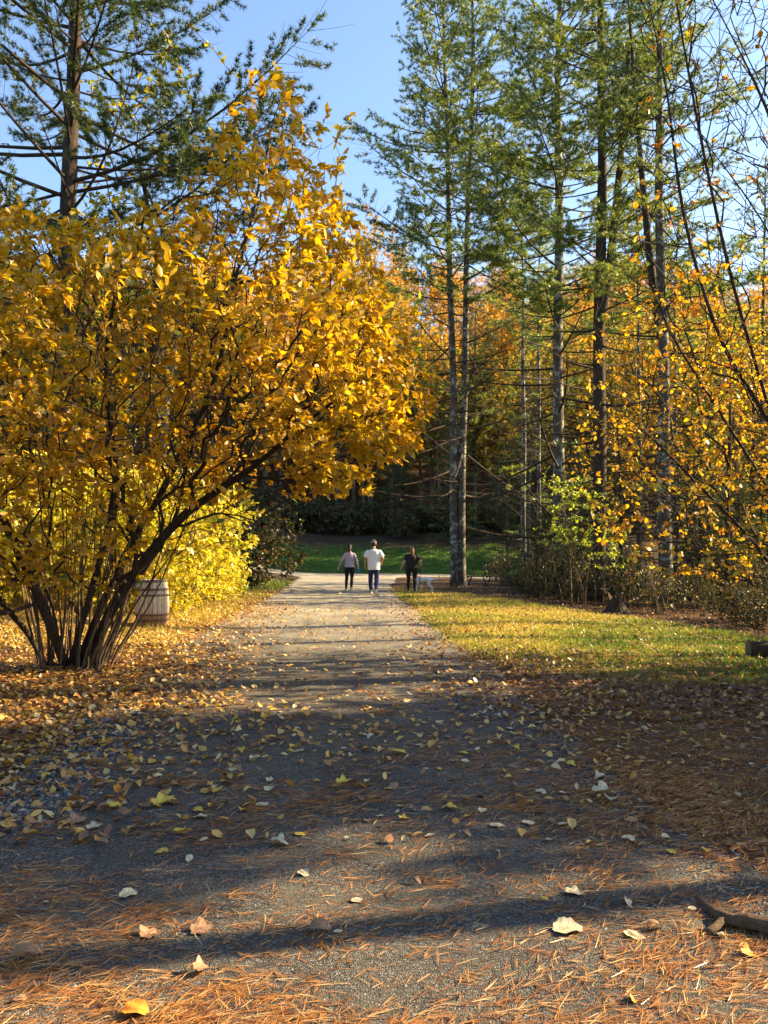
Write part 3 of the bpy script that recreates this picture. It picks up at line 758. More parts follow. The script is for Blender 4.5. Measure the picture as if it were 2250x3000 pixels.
# ---------------------------------------------------------------- tall yellow trees beyond the road
tm = broadleaf(53, 17, 3.4, 4.5, 620, .26, 3, 8, 'yg_leaf', r0=.14, kind='clump', step=.5, rtip=.007)
mt = plant_tree('yellow_tree', (10.0, 54, gz(10, 54)), 'tall yellow green tree beyond the road, seen between the lichen covered and the dark pine', tm, 'olive_leaf', 'bark_hill')
for x, y, s_, lb in [(16.5, 56, 1.05, 'tall yellow green tree beyond the road right of the dark pine'), (23, 53, 1.1, 'tall yellow green tree beyond the road at the right edge'),
                     (4.6, 64.5, .95, 'yellow green tree at the foot of the hill behind the twin pine'), (13.5, 62, 1.1, 'yellow green tree at the foot of the hill right of centre'), (21, 60, 1.15, 'yellow green tree at the foot of the hill near the right edge'),
                     (28, 57, 1.1, 'yellow green tree at the foot of the hill at the far right')]:
    dup(mt, (x, y, gz(x, y)), x, s_, lb)

# ---------------------------------------------------------------- hillside wood
rng = np.random.default_rng(81)
protos = []
specs = [(82, 15, 3.6, 4.0, 600, .36, 3, 10, 'golden leaved tree standing in the hillside wood', 'golden_tree'),
         (83, 17, 3.3, 5.0, 600, .34, 3, 8, 'golden leaved tree standing in the hillside wood', 'golden_tree'),
         (84, 14, 3.2, 3.5, 600, .28, 2, 4, 'thin leaved brown tree standing in the hillside wood', 'brown_tree')]
for j, (sd_, h_, cr, bh, nt_, lf_, thr, per, lb, nm) in enumerate(specs):
    pm = broadleaf(sd_, h_, cr, bh, nt_, lf_, thr, per, 'hill_leaf', r0=.17, kind='clump', step=.6, rtip=.009, spread=.9)
    protos.append((plant_tree(nm, (0, 0, 0), lb, pm, 'hill_leaf', 'bark_hill', 'tree', nm.replace('_', ' ') + 's on the far hillside'), j))
pf = pine_mesh(85, 19, 5, 3, 3.4, .16, 1.0, ((0, 0, 0, 0),), .3, (.24, .030), 7, .9, 0, 6, .8)
protos.append((pine('hill_pine', (0, 0, 0), 'dark green pine standing in the hillside wood', pf, 'pine tree', 'pines on the far hillside', needle='hem_needle', bark='bark_hill'), 3))
used = [False] * 4; cntH = 0
rows = [(66, 2.7), (71, 3.2), (77, 3.6), (84, 4.0), (92, 4.6), (101, 5.2), (112, 6), (124, 7), (138, 8), (150, 9)]
for (yr, sx) in rows:
    x = -yr * .52
    while x < yr * .56:
        xx = x + rng.normal(0, sx * .25); yy = yr + rng.normal(0, 1.8)
        u = rng.random(); pi = 3 if (u < .10 or (yr < 72 and u < .3)) else 0 if u < .5 else 1 if u < .78 else 2
        s = rng.uniform(.8, 1.22) * (.85 if yr > 130 else 1)
        r0 = protos[pi][0]
        if not used[pi]:
            used[pi] = True; r0.location = (xx, yy, gz(xx, yy)); r0.scale = (s, s, s)
        else: dup(r0, (xx, yy, gz(xx, yy)), rng.uniform(0, 6.28), s)
        cntH += 1
        x += sx * rng.uniform(.8, 1.25)
# the tall yellow tree that stands out left of the twin pine
tt = broadleaf(86, 26, 3.6, 9, 600, .32, 3, 9, 'hill_leaf', r0=.2, kind='clump', step=.7, rtip=.010)
xx, yy = -1.2, 70
ty = plant_tree('golden_tree', (xx, yy, gz(xx, yy)), 'tall golden tree standing out against the sky left of the twin pine', tt, 'hill_leaf', 'bark_hill', s=1.05)
print('hill trees', cntH)

# ---------------------------------------------------------------- wood outside the frame on the right: it shades the path
ps = pine_mesh(91, 9.5, .8, .4, 2.5, .14, 1.0, ((0, 0, 0, 0),), 1, (.13, .024), 20, .34, .08, 7, 1.0)
s1 = pine('hemlock_tree', (9.6, 8.2, gz(9.6, 8.2)), 'dense hemlock right of the frame that shades the path', ps, 'hemlock tree', needle='hem_needle', bark='bark_dark')
dup(s1, (14.5, 9.2, 0), 1, 1.25, 'second dense hemlock right of the frame')
dup(pineD, (9.0, 5.25, 0), 1, .9, 'slim pine right of the frame whose trunk shades the near gravel')
dup(s1, (10.5, 8.0, 0), 3, 1.25, 'dense hemlock right of the frame, nearest the camera')
dup(s1, (13.4, 8.6, 0), 5.7, 1.5, 'dense hemlock right of the frame in the second row')
dup(s1, (11.8, 9.0, 0), 5, 1.1, 'third dense hemlock right of the frame')
dup(s1, (17.5, 9.6, 0), 2, 1.35, 'largest dense hemlock right of the frame')
px_ = pine_mesh(92, 21, 11.8, 11.0, 4.2, .16, 1.0, ((0, 0, 0, 0),), 1, (.16, .020), 16, .40, 0, 7, 1.0)  # added unseen pine, its crown shaped to shade the golden shrub
pine('white_pine', (9.6, 11.2, 0), 'unseen tall pine added right of the frame so its crown shades the top of the golden shrub', px_)
for x, y, s_, lb in [(11, 13.2, .95, 'first slim pine right of the lawn outside the frame'), (13.5, 16.2, 1.0, 'second slim pine right of the lawn outside the frame'),
                 (12.5, 18.6, .9, 'third slim pine right of the lawn outside the frame'), (17, 19.6, 1.05, 'fourth slim pine right of the lawn outside the frame'), (12, 11.9, .9, 'slim pine beside the tall pine outside the frame')]:
    dup(pineD, (x, y, gz(x, y)), x * 2, s_, lb)
for k_, (x, y) in enumerate([(22, 33), (21, 38.5), (25, 36), (27, 41), (24, 44)]):
    dup(s1, (x, y, gz(x, y)), k_, 1.5, '%s large hemlock of the unseen wood right of the frame' % ('nearest', 'second', 'third', 'fourth', 'farthest')[k_])
k_ = 0  # unseen hemlocks added around the camera to block sky light and deepen shade
for (x, y, s_, lb) in [(-13, 4, 1.5, 'large unseen hemlock added left of the frame, nearest the camera'), (-15, 10, 1.7, 'large unseen hemlock added left of the frame beside the golden shrub'),
                   (-8, -6, 1.6, 'large unseen hemlock added behind the camera on the left'), (9, -5, 1.7, 'large unseen hemlock added behind the camera on the right'),
                   (0, -11, 1.9, 'large unseen hemlock added straight behind the camera'), (-4.5, -12, 1.7, 'large unseen hemlock added behind the camera left of the tallest one'), (5, -10, 1.6, 'large unseen hemlock added behind the camera right of the tallest one')]:
    k_ += 1; dup(s1, (x, y, 0), k_, s_, lb)

# ---------------------------------------------------------------- fallen needles
def curvedleafmat(name, stops, rough=.7):
    return leafmat(name, stops, .22, (1.2, 1.0, .6), .05, 0, .5)
M['dead_needle'] = leafmat('fallen pine needle', [(0, (.10, .04, .015)), (.4, (.38, .15, .035)), (.75, (.58, .29, .08)), (1, (.70, .50, .24))], .1, (1, 1, 1), .08, 0, .35)
rng = np.random.default_rng(101)
mb = MB()
NC = 2600
yy = 1.75 * np.exp(rng.random(NC * 2) * math.log(12 / 1.75)); xx = rng.uniform(-.56, .56, NC * 2) * (yy + .3)
l, r = path_edges(yy)
dens = .12 + .88 * sstep(.46, .64, fnoise(xx * .7 + 4, yy, .7))
dens = dens * (1 + 1.5 * sstep(-.6, 1.2, xx - .1 * yy)) * (1 - .75 * sstep(6.0, 9, yy)) * (1 + 1.0 * (1 - sstep(2.4, 4.2, yy)))
k = rng.random(len(xx)) < dens * .60 * (1 - .35 * (1 - sstep(-1.2, -.2, xx)))
cx, cy_ = xx[k], yy[k]
ca = rng.normal(.55, .5, len(cx)); ncl = rng.integers(3, 30, len(cx))
ix = np.repeat(np.arange(len(cx)), ncl)
sprd = np.repeat(rng.uniform(.03, .14, len(cx)), ncl)
x = cx[ix] + rng.normal(0, 1, len(ix)) * sprd * 1.3; y = cy_[ix] + rng.normal(0, 1, len(ix)) * sprd
# and a loose scatter
n2 = 5000; y2 = 1.75 * np.exp(rng.random(n2) * math.log(9 / 1.75)); x2 = rng.uniform(-.56, .56, n2) * (y2 + .3)
x = np.concatenate([x, x2]); y = np.concatenate([y, y2]); an = np.concatenate([ca[ix] + rng.normal(0, .38, len(ix)), rng.normal(.5, .9, n2)])
# fascicles: 2-3 needles spread from one end
N = len(x); fas = 3
x = np.repeat(x, fas); y = np.repeat(y, fas); an = np.repeat(an, fas) + rng.normal(0, .07, N * fas)
z_ = np.maximum(H(x, y), 0) + .022 + np.repeat(rng.uniform(.002, .014, N), fas) + .012 * (fnoise(x, y, .35) - .5)
L_ = np.repeat(rng.uniform(.07, .13, N), fas) * rng.uniform(.85, 1.05, N * fas)
d = np.stack([np.cos(an), np.sin(an), rng.normal(0.03, .09, N * fas)], -1)
up = np.stack([rng.normal(0, .3, N * fas), rng.normal(0, .3, N * fas), np.ones(N * fas)], -1)
leaves(mb, np.stack([x, y, z_], -1), d, up, L_, .0011 + .00022 * y, np.clip(np.repeat(rng.normal(.42, .30, N), fas), 0, 1), 'needle', .5, .12)
obj('pine_needles', mb, M['dead_needle'], kind='stuff', label='rust coloured fallen pine needles strewn over the near gravel', cat='needles')
print('needles', N * fas)

# ---------------------------------------------------------------- loose gravel near the camera
M['stone'] = (lambda: (lambda t: (bsdf(t[1], t[2], ramp(t[1], [(0, (.03, .034, .038)), (.6, (.11, .11, .11)), (1, (.34, .32, .29))], attr(t[1]).outputs['Fac']), .8, None), t[0])[1])(nodes('loose stone')))()
rng = np.random.default_rng(102); N = 75000
y = 1.7 * np.exp(rng.random(N) ** 1.4 * math.log(9 / 1.7)); x = rng.uniform(-.56, .56, N) * (y + .3)
gut = rng.random(2500); yg = 3.7 + 4 * gut; xg = np.interp(yg, [3.7, 4.6, 6.3, 7.7], [-2.45, -2.15, -2.3, -2.6]) + rng.normal(0, .17, 2500)
x = np.concatenate([x, xg]); y = np.concatenate([y, yg]); N = len(x)
sz = rng.gamma(2.2, .0009, N) + .0014 + .0006 * y; sz[-2500:] = rng.uniform(.008, .024, 2500)
oc = np.array([(1, 0, 0), (0, 1, 0), (-1, 0, 0), (0, -1, 0), (0, 0, .7), (.6, .6, .35), (-.6, .5, .4), (-.5, -.6, .35), (.6, -.6, .4)])
ocf = [(0, 5, 8), (0, 1, 5), (1, 6, 5), (1, 2, 6), (2, 7, 6), (2, 3, 7), (3, 8, 7), (3, 0, 8), (5, 6, 4), (6, 7, 4), (7, 8, 4), (8, 5, 4)]
th = rng.uniform(0, 6.28, N); V = oc[None] * (sz[:, None, None] * rng.uniform(.7, 1.25, (N, 9, 1)))
c_, s_ = np.cos(th)[:, None], np.sin(th)[:, None]
V = np.stack([V[..., 0] * c_ - V[..., 1] * s_, V[..., 0] * s_ + V[..., 1] * c_, V[..., 2]], -1)
zz = H(x, y) + .022 + .012 * (fnoise(x, y, .35) - .5); zz = np.where((x < path_edges(y)[0]) | (x > path_edges(y)[1]), H(x, y) + .004, zz)
V += np.stack([x, y, zz], -1)[:, None]
mb = MB(); mb.add(V.reshape(-1, 3), (np.array(ocf)[None] + (np.arange(N) * 9)[:, None, None]).reshape(-1, 3), None, np.repeat(rng.random(N), 9))
obj('loose_gravel', mb, M['stone'], kind='stuff', smooth=False, label='loose grey gravel stones on the near path', cat='gravel')

# ---------------------------------------------------------------- leaf litter (too many to count) and grass
def groundz(x, y):
    l, r = path_edges(y); on = (x > l + .1) & (x < r - .1) & (y < 44)
    return H(x, y) + np.where(on, .03, .012)
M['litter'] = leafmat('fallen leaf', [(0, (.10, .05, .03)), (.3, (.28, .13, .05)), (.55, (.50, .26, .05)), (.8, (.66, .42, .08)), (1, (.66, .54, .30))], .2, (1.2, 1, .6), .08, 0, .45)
def litter(seed, n, fx, fy, dens, size, vmu, vs=.2, kind='full'):
    rng = np.random.default_rng(seed)
    y = fy[0] * np.exp(rng.random(n) * math.log(fy[1] / fy[0])); x = rng.uniform(fx[0], fx[1], n)
    k = (rng.random(n) < dens(x, y)) & (np.abs(x) < .52 * y + .5); x, y = x[k], y[k]; n = len(x)
    th = rng.uniform(0, 6.28, n); tilt = np.abs(rng.normal(0, .42, n))
    d = np.stack([np.cos(th), np.sin(th), tilt * .8], -1)
    up = np.stack([rng.normal(0, .35, n), rng.normal(0, .35, n), np.ones(n)], -1)
    L_ = size * rng.uniform(.55, 1.25, n)
    z = groundz(x, y) + rng.uniform(0, .025, n)
    mb = MB(); leaves(mb, np.stack([x, y, z], -1), d, up, L_, L_ * rng.uniform(.5, .85, n), np.clip(rng.normal(vmu, vs, n), 0, 1), kind, rng.uniform(-.3, .7, n), rng.uniform(-.4, .7, n))
    return mb, n
def dl(x, y):
    l, r = path_edges(y); e = x - l
    return np.clip(1.0 - sstep(-.3, 1.9, e + (fnoise(x, y, .8) - .5)), .0, 1) * (.42 + .58 * sstep(5.5, 8.0, y)) * .9 + .03
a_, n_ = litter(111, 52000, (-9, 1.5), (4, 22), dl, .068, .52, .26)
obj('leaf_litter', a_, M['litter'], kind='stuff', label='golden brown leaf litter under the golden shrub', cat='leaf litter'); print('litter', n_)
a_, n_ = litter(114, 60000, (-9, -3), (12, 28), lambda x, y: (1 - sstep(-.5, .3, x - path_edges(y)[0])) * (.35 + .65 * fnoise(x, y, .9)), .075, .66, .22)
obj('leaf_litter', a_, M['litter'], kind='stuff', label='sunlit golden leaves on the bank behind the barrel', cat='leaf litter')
def dr(x, y):
    l, r = path_edges(y); g, li, nd, lawn, fg = masks(x, y)
    return np.clip(sstep(-1.2, .8, x - r + (fnoise(x, y, .8) - .5)) * (sstep(5.6, 8.0, y + (fnoise(x, y, 1.1) - .5) * 2) * (1 - .72 * lawn) * .9 + .03), 0, 1) * (1 - .5 * sstep(16, 24, y))
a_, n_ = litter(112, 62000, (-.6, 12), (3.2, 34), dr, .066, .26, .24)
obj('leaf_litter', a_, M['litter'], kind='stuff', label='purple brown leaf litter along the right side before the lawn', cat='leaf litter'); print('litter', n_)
a_, n_ = litter(113, 6500, (-4, 2.5), (5.5, 30), lambda x, y: .42 * (1 - .5 * sstep(12, 26, y)) + 0 * x, .066, .70, .26)
obj('leaf_litter', a_, M['litter'], kind='stuff', label='pale leaves scattered over the gravel path', cat='leaf litter')

def grassblades(seed, n, fx, fy, dens, hgt, wd, vfun):
    rng = np.random.default_rng(seed)
    y = fy[0] * np.exp(rng.random(n) * math.log(fy[1] / fy[0])); x = rng.uniform(fx[0], fx[1], n)
    k = (rng.random(n) < dens(x, y)) & (np.abs(x) < .52 * y + .5); x, y = x[k], y[k]; n = len(x)
    d = nrm(np.stack([rng.normal(0, .55, n), rng.normal(0, .55, n), np.ones(n)], -1)); up = rng.normal(0, 1, (n, 3)); up[:, 2] = 0
    hh = hgt * rng.uniform(.4, 1.3, n) * (.5 + fnoise(x, y, .6))
    mb = MB(); leaves(mb, np.stack([x, y, H(x, y) - .005], -1), d, up, hh, wd * (1 + y / 18), vfun(x, y, rng), 'needle', .3, .25); return mb, n
M['grass'] = leafmat('grass', [(0, (.04, .10, .014)), (.4, (.15, .22, .03)), (.7, (.36, .33, .05)), (1, (.52, .38, .12))], .35, (1.2, 1.25, .5), .04)
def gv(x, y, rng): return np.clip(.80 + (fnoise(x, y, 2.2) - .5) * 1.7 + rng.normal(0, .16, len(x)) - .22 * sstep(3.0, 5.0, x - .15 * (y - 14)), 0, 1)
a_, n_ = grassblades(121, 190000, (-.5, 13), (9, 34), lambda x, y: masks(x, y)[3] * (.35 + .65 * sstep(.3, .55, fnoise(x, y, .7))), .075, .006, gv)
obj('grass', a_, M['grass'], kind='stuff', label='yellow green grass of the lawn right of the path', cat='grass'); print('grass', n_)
def dbank(x, y):
    l, r = path_edges(y); return sstep(11, 13.5, y) * (1 - sstep(-.25, .15, x - l)) * .35 * (1 - .5 * sstep(2.5, 5, l - x))
a_, n_ = grassblades(122, 90000, (-10, -2.8), (11, 36), dbank, .16, .006, lambda x, y, rng: np.clip(.80 + rng.normal(0, .2, len(x)) - .5 * sstep(24, 28, y), 0, 1))
obj('grass', a_, M['grass'], kind='stuff', label='straw yellow grass on the bank behind the barrel', cat='grass')
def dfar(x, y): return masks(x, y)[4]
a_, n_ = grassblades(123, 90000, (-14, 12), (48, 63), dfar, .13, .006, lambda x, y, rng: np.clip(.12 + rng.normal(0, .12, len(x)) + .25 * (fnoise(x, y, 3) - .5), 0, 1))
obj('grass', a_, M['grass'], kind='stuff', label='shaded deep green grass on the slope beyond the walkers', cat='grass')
def dtuft(x, y):
    l, r = path_edges(y); return sstep(.62, .70, fnoise(x + 11, y + 5, .7)) * sstep(.1, .6, x - r) * sstep(3.4, 5, y) * (1 - sstep(10, 12, y)) + 0.5 * sstep(.6, .7, fnoise(x, y, .7)) * (x < l) * (y > 3.5)
a_, n_ = grassblades(124, 26000, (-7, 6), (3.4, 12), dtuft, .09, .004, lambda x, y, rng: np.clip(.45 + rng.normal(0, .2, len(x)), 0, 1))
obj('grass', a_, M['grass'], kind='stuff', label='small grass tufts poking through the litter beside the path', cat='grass')
# thin dry stems through the right wood and bank
rng = np.random.default_rng(125); mb = MB()
for i in range(300):
    y = rng.uniform(13, 40); x = (30 - min(max(y, 12), 28)) / 2.3 + 1.5 + rng.uniform(-.2, 6)
    if x > .52 * y or 43 < y < 49 or (y > 27 and x < 5.6): continue
    h_ = rng.uniform(.4, 2.2) * (1 if rng.random() < .8 else 1.8); z0 = gz(x, y); b = rng.normal(0, .18, 2) * h_
    tube(mb, [[x, y, z0], [x + b[0] * .4, y + b[1] * .4, z0 + h_ * .5], [x + b[0], y + b[1], z0 + h_]], [.007, .005, .002], 3)
obj('brush', mb, M['bark_stem'], kind='stuff', label='thin bare stems and brush in the right hand wood', cat='brush')

# ---------------------------------------------------------------- single fallen leaves
LM = {}
def sleaf(name, c1, c2, vein):
    m, n, out = nodes(name); co = objco(n)
    f = noise(n, 40, 5, .7, co); c = ramp(n, [(.35, c1), (.7, c2)], f)
    sx = n.nodes.new('ShaderNodeSeparateXYZ'); n.links.new(co, sx.inputs[0])
    a = mth(n, 'ABSOLUTE', sx.outputs[1]); q = mth(n, 'SINE', mth(n, 'MULTIPLY', mth(n, 'SUBTRACT', sx.outputs[0], mth(n, 'MULTIPLY', a, .8)), 260))
    vv = mth(n, 'MAXIMUM', mth(n, 'GREATER_THAN', q, .93), mth(n, 'LESS_THAN', a, .0015))
    c = mixc(n, mth(n, 'MULTIPLY', vv, .6), c, vein)
    b = bsdf(n, out, c, .6, f, .4, .004, .3); return m
LM['pale'] = sleaf('pale dry leaf', (.42, .34, .20), (.66, .58, .38), (.30, .22, .12))
LM['yellow'] = sleaf('yellow fallen leaf', (.50, .34, .04), (.68, .52, .10), (.40, .22, .03))
LM['brown'] = sleaf('brown fallen leaf', (.20, .11, .06), (.36, .22, .13), (.12, .07, .04))
LM['orange'] = sleaf('orange curled leaf', (.55, .18, .02), (.72, .32, .04), (.30, .10, .02))
def leafproto(seed, lobes, wid, curl, lobeamp=.0):
    rng = np.random.default_rng(seed); n = 36; rings = 5
    th = np.linspace(0, 2 * math.pi, n, endpoint=False)
    rad = (1 - .35 * (1 - np.cos(th)) * .5) * (1 + lobeamp * np.cos(lobes * th)) * (1 + .05 * np.sin(th * 9 + 1) + .04 * rng.normal(0, 1, n))
    ex = np.cos(th) * .5 * rad; ey = np.sin(th) * .5 * wid * rad
    V = [(0, 0, 0)]
    for k in range(1, rings + 1):
        f = k / rings
        for a, b in zip(ex, ey): V.append((a * f, b * f, 0))
    V = np.array(V); cx_, cy2 = rng.normal(0, 1, 2)
    V[:, 2] = .55 * curl * (.9 * V[:, 1] ** 2 * 2.2 + .8 * V[:, 0] ** 2 * cx_ + .5 * V[:, 0] * V[:, 1] * cy2) + .035 * np.sin(V[:, 0] * 11 + cx_) * np.abs(V[:, 1]) * 2 + .02 * np.sin(V[:, 1] * 17 + V[:, 0] * 8)
    V[:, 2] -= V[:, 2].min()
    tr = [(0, 1 + j, 1 + (j + 1) % n) for j in range(n)]
    q = [(1 + (k - 1) * n + j, 1 + k * n + j, 1 + k * n + (j + 1) % n, 1 + (k - 1) * n + (j + 1) % n) for k in range(1, rings) for j in range(n)]
    mb = MB(); mb.add(V * .1, tr, q)
    tube(mb, np.array([(-.3, 0, .1), (-.55, .02, .12), (-.8, .05, .05)]) * .1, [.0012, .001, .0008], 4)
    return mb
shapes = [('ov', 0, .62, .5, 0), ('ov', 0, .75, .9, 0), ('ov', 0, .55, 1.3, 0), ('lb', 5, .95, .6, .16), ('lb', 5, .9, 1.1, .2), ('ov', 0, .68, .25, 0)]
LP = {}
for ci, col in enumerate(LM):
    for si, (_, lo, wd_, cu, la) in enumerate(shapes):
        LP[col, si] = leafproto(200 + si * 7 + ci, lo, wd_, cu, la).mesh('fallen_leaf', LM[col])
def put_leaf(x, y, col, si, L_, rz, tilt=(0, 0), label=None, group=None):
    o = bpy.data.objects.new('fallen_leaf', LP[col, si]); C.objects.link(o)
    s = L_ / .1; o.scale = (s, s, s)
    o.rotation_euler = (tilt[0], tilt[1], rz); o.location = (x, y, float(groundz(np.array([x]), np.array([y]))[0]) + .004)
    tag(o, label, 'leaf', group); return o
hand = [  # x, y in the big view, colour, shape, length, turn, tilt, label
 (1220, 2018, 'pale', 1, .17, .3, (.1, 0), 'biggest pale veined leaf lying on the sunlit gravel at the lower right'),
 (1365, 2030, 'pale', 0, .11, -.6, (.1, .1), 'pale cupped leaf just right of the biggest pale leaf'),
 (1410, 2016, 'brown', 2, .09, .2, (0, .1), 'narrow light brown leaf touching the pale cupped leaf'),
 (1357, 1962, 'pale', 3, .085, 1.2, (.7, .1), 'grey white leaf standing on edge in the dark shadow band'),
 (1615, 2072, 'orange', 4, .085, .4, (.3, .3), 'bright orange curled leaf below the root at the right'),
 (1365, 2172, 'orange', 4, .055, 1.4, (.8, .1), 'small orange curled leaf near the bottom edge right of centre'),
 (1555, 2030, 'pale', 3, .07, 2.2, (.3, .2), 'small pale leaf under the fork of the root'),
 (1493, 1972, 'pale', 0, .055, .4, (.2, .1), 'small cream leaf left of the root tip'),
 (272, 1942, 'pale', 1, .11, .7, (.15, 0), 'pale rounded leaf alone in the shade at the lower left'),
 (652, 1893, 'pale', 1, .08, -.5, (.1, .2), 'pale crinkled leaf in the middle of the near shade'),
 (768, 1953, 'pale', 0, .07, .1, (.2, 0), 'small cream leaf on the sun and shade border near centre'),
 (50, 2083, 'brown', 2, .14, .5, (.2, 0), 'long grey brown leaf in the shadow band at the left edge'),
 (685, 2018, 'brown', 2, .12, .2, (.5, 0), 'grey curled leaf at the lower rim of the shadow band'),
 (728, 2022, 'pale', 0, .05, .1, (.1, 0), 'small grey leaf just right of the grey curled leaf'),
 (318, 2030, 'brown', 3, .11, 1.3, (.2, .1), 'dull brown lobed leaf in the shadow band at the left'),
 (428, 2018, 'brown', 3, .11, .4, (.3, 0), 'reddish brown lobed leaf right of the dull one'),
 (430, 2110, 'brown', 4, .09, 1.0, (.3, .2), 'light brown curled leaf in the bright needles at the bottom'),
 (285, 2204, 'orange', 1, .12, .1, (.1, 0), 'ochre leaf cut by the bottom edge'),
 (40, 1500 + 674, 'brown', 0, .06, .4, (.1, 0), 'small dark leaf in the bottom left corner'),
 (737, 1693, 'yellow', 4, .11, .2, (.3, 0), 'yellow curled leaf near the path centre in the shade'),
 (858, 1630, 'yellow', 0, .15, -.1, (.05, 0), 'yellow green oval leaf on the dark gravel at the path centre'),
 (563, 1743, 'pale', 0, .11, .1, (.1, 0), 'pale leaf left of the path centre'),
 (198, 1793, 'pale', 3, .10, .5, (.1, 0), 'whitish lobed leaf near the left edge in the shade'),
 (383, 1805, 'yellow', 0, .10, .0, (.1, .1), 'dull yellow leaf in the near shade left of centre'),
 (645, 1808, 'yellow', 5, .08, .2, (.1, .1), 'thin yellow leaf in the near shade just left of centre'),
 (1138, 1783, 'pale', 0, .10, -.3, (.1, .1), 'pale leaf right of centre in the shade'),
 (1165, 1715, 'pale', 1, .10, -.4, (.1, .1), 'white leaf higher up right of centre in the shade'),
 (1300, 1722, 'pale', 4, .17, .1, (.05, 0), 'broad many lobed pale leaf in the right hand shade'),
 (1005, 1808, 'brown', 2, .08, -.8, (.2, .1), 'tan rolled leaf right of the path centre'),
 (345, 1740, 'yellow', 4, .16, .6, (.15, 0), 'broken yellow leaf in the needle drift left of centre'),
 (1435, 1808 + 6, 'pale', 1, .06, .3, (.3, 0), 'small pale leaf at the right rim of the shade'),
 (160, 1690 + 90, 'brown', 3, .14, .9, (.2, 0), 'brown purple leaf beside the loose stones at the left'),
 (240, 1590 + 160, 'yellow', 0, .13, .5, (.2, 0), 'pale yellow leaf beside the brown purple one at the left')]
for (xd, yd, col, si, L_, rz, tl, lb) in hand:
    g_ = G(xd, yd, .02); put_leaf(g_[0], g_[1], col, si, L_ * .9, rz, tl, lb)
rng = np.random.default_rng(131); k = 0; took = [G(a[0], a[1], .02)[:2] for a in hand]
GR = {'pale': ('pale dry leaf scattered on the gravel path', 'pale leaves scattered on the path'), 'yellow': ('yellow leaf scattered on the gravel path', 'yellow leaves scattered on the path'),
      'brown': ('brown leaf scattered on the gravel path', 'brown leaves scattered on the path')}
while k < 260:
    y = 3.1 * math.exp(rng.random() * math.log(8.2 / 3.1)); x = rng.uniform(-.5, .5) * y
    l, r = path_edges(y)
    pr = .35 + .65 * sstep(4.6, 6.5, y)
    if rng.random() > pr or (y < 4.0 and rng.random() < .6): continue
    if min(math.hypot(x - a[0], y - a[1]) for a in took) < .10: continue
    took.append((x, y))
    u = rng.random(); col = ('brown' if u < .45 else 'pale' if u < .85 else 'yellow') if x > .6 else ('yellow' if u < .35 else 'pale' if u < .8 else 'brown')
    lb, gp = GR[col]
    if x > r: lb = lb.replace('on the gravel path', 'in the needles right of the path'); gp = gp.replace('on the path', 'right of the path')
    elif x < l: lb = lb.replace('on the gravel path', 'beside the path at the left'); gp = gp.replace('on the path', 'left of the path')
    put_leaf(x, y, col, int(rng.integers(0, 6)), rng.uniform(.045, .10), rng.uniform(0, 6.28), (rng.normal(.03, .12), rng.normal(0, .12)), lb, gp); k += 1

# ---------------------------------------------------------------- barrel
bx, by = -4.43, 14.9; bz = gz(bx, by)
m, n, out = nodes('weathered oak staves'); co = objco(n)
mp = n.nodes.new('ShaderNodeMapping'); mp.inputs['Scale'].default_value = (1, 1, .12); n.links.new(co, mp.inputs[0])
f = noise(n, 30, 6, .7, mp.outputs[0]); v = attr(n).outputs['Fac']
c = ramp(n, [(.3, (.24, .19, .12)), (.7, (.60, .52, .40))], f); c = mixc(n, .35, c, ramp(n, [(0, (.22, .16, .10)), (1, (.6, .52, .42))], v))
sx = n.nodes.new('ShaderNodeSeparateXYZ'); n.links.new(co, sx.inputs[0])
c = mixc(n, ramp(n, [(.28, (1, 1, 1)), (.42, (0, 0, 0))], mth(n, 'ADD', sx.outputs[2], mth(n, 'MULTIPLY', f, .12))), c, (.24, .13, .06))
bsdf(n, out, c, .8, f, .5, .01); M['stave'] = m
m, n, out = nodes('rusty steel hoop'); f = noise(n, 25, 5, .7, objco(n)); bsdf(n, out, ramp(n, [(.3, (.05, .03, .02)), (.7, (.16, .10, .07))], f), .6, f, .3, .005, .5, .3); M['hoop'] = m
t = thing('barrel', (bx, by, bz - .02), 'old wooden barrel with rusty hoops standing on end behind the golden shrub', 'barrel')
Hb = .95
def brad(z): return .255 + .065 * (1 - (2 * z / Hb - 1) ** 2)
mb = MB(); rng = np.random.default_rng(140); ns = 26; zs = np.linspace(0, Hb, 12); e = np.cumsum(rng.uniform(.8, 1.2, ns)); e = e / e[-1] * 2 * math.pi
for j in range(ns):
    a0, a1 = (e[j - 1] if j else 0) + .012, e[j] - .012; am = (a0 + a1) / 2
    V = []
    for zz_ in zs:
        r_ = brad(zz_)
        for a, dr_ in ((a0, -.004), (a0 + .02, .0), (am, .0015), (a1 - .02, 0), (a1, -.004)): V.append(((r_ + dr_) * math.cos(a), (r_ + dr_) * math.sin(a), zz_))
        V.append(((r_ - .025) * math.cos(am), (r_ - .025) * math.sin(am), zz_))
    q = [(i * 6 + k_, i * 6 + (k_ + 1) % 6, i * 6 + 6 + (k_ + 1) % 6, i * 6 + 6 + k_) for i in range(11) for k_ in range(6)]
    q += [(66, 67, 68, 71), (68, 69, 70, 71)]
    mb.add(V, None, q, rng.random())
obj('staves', mb, M['stave'], t, smooth=False)
mb = MB(); th = np.linspace(0, 6.283, 33)[:-1]
V = [(0, 0, Hb - .035)] + [(.245 * math.cos(a), .245 * math.sin(a), Hb - .035) for a in th]; mb.add(V, [(0, 1 + j, 1 + (j + 1) % 32) for j in range(32)], None, .6)
obj('lid', mb, M['stave'], t, smooth=False)
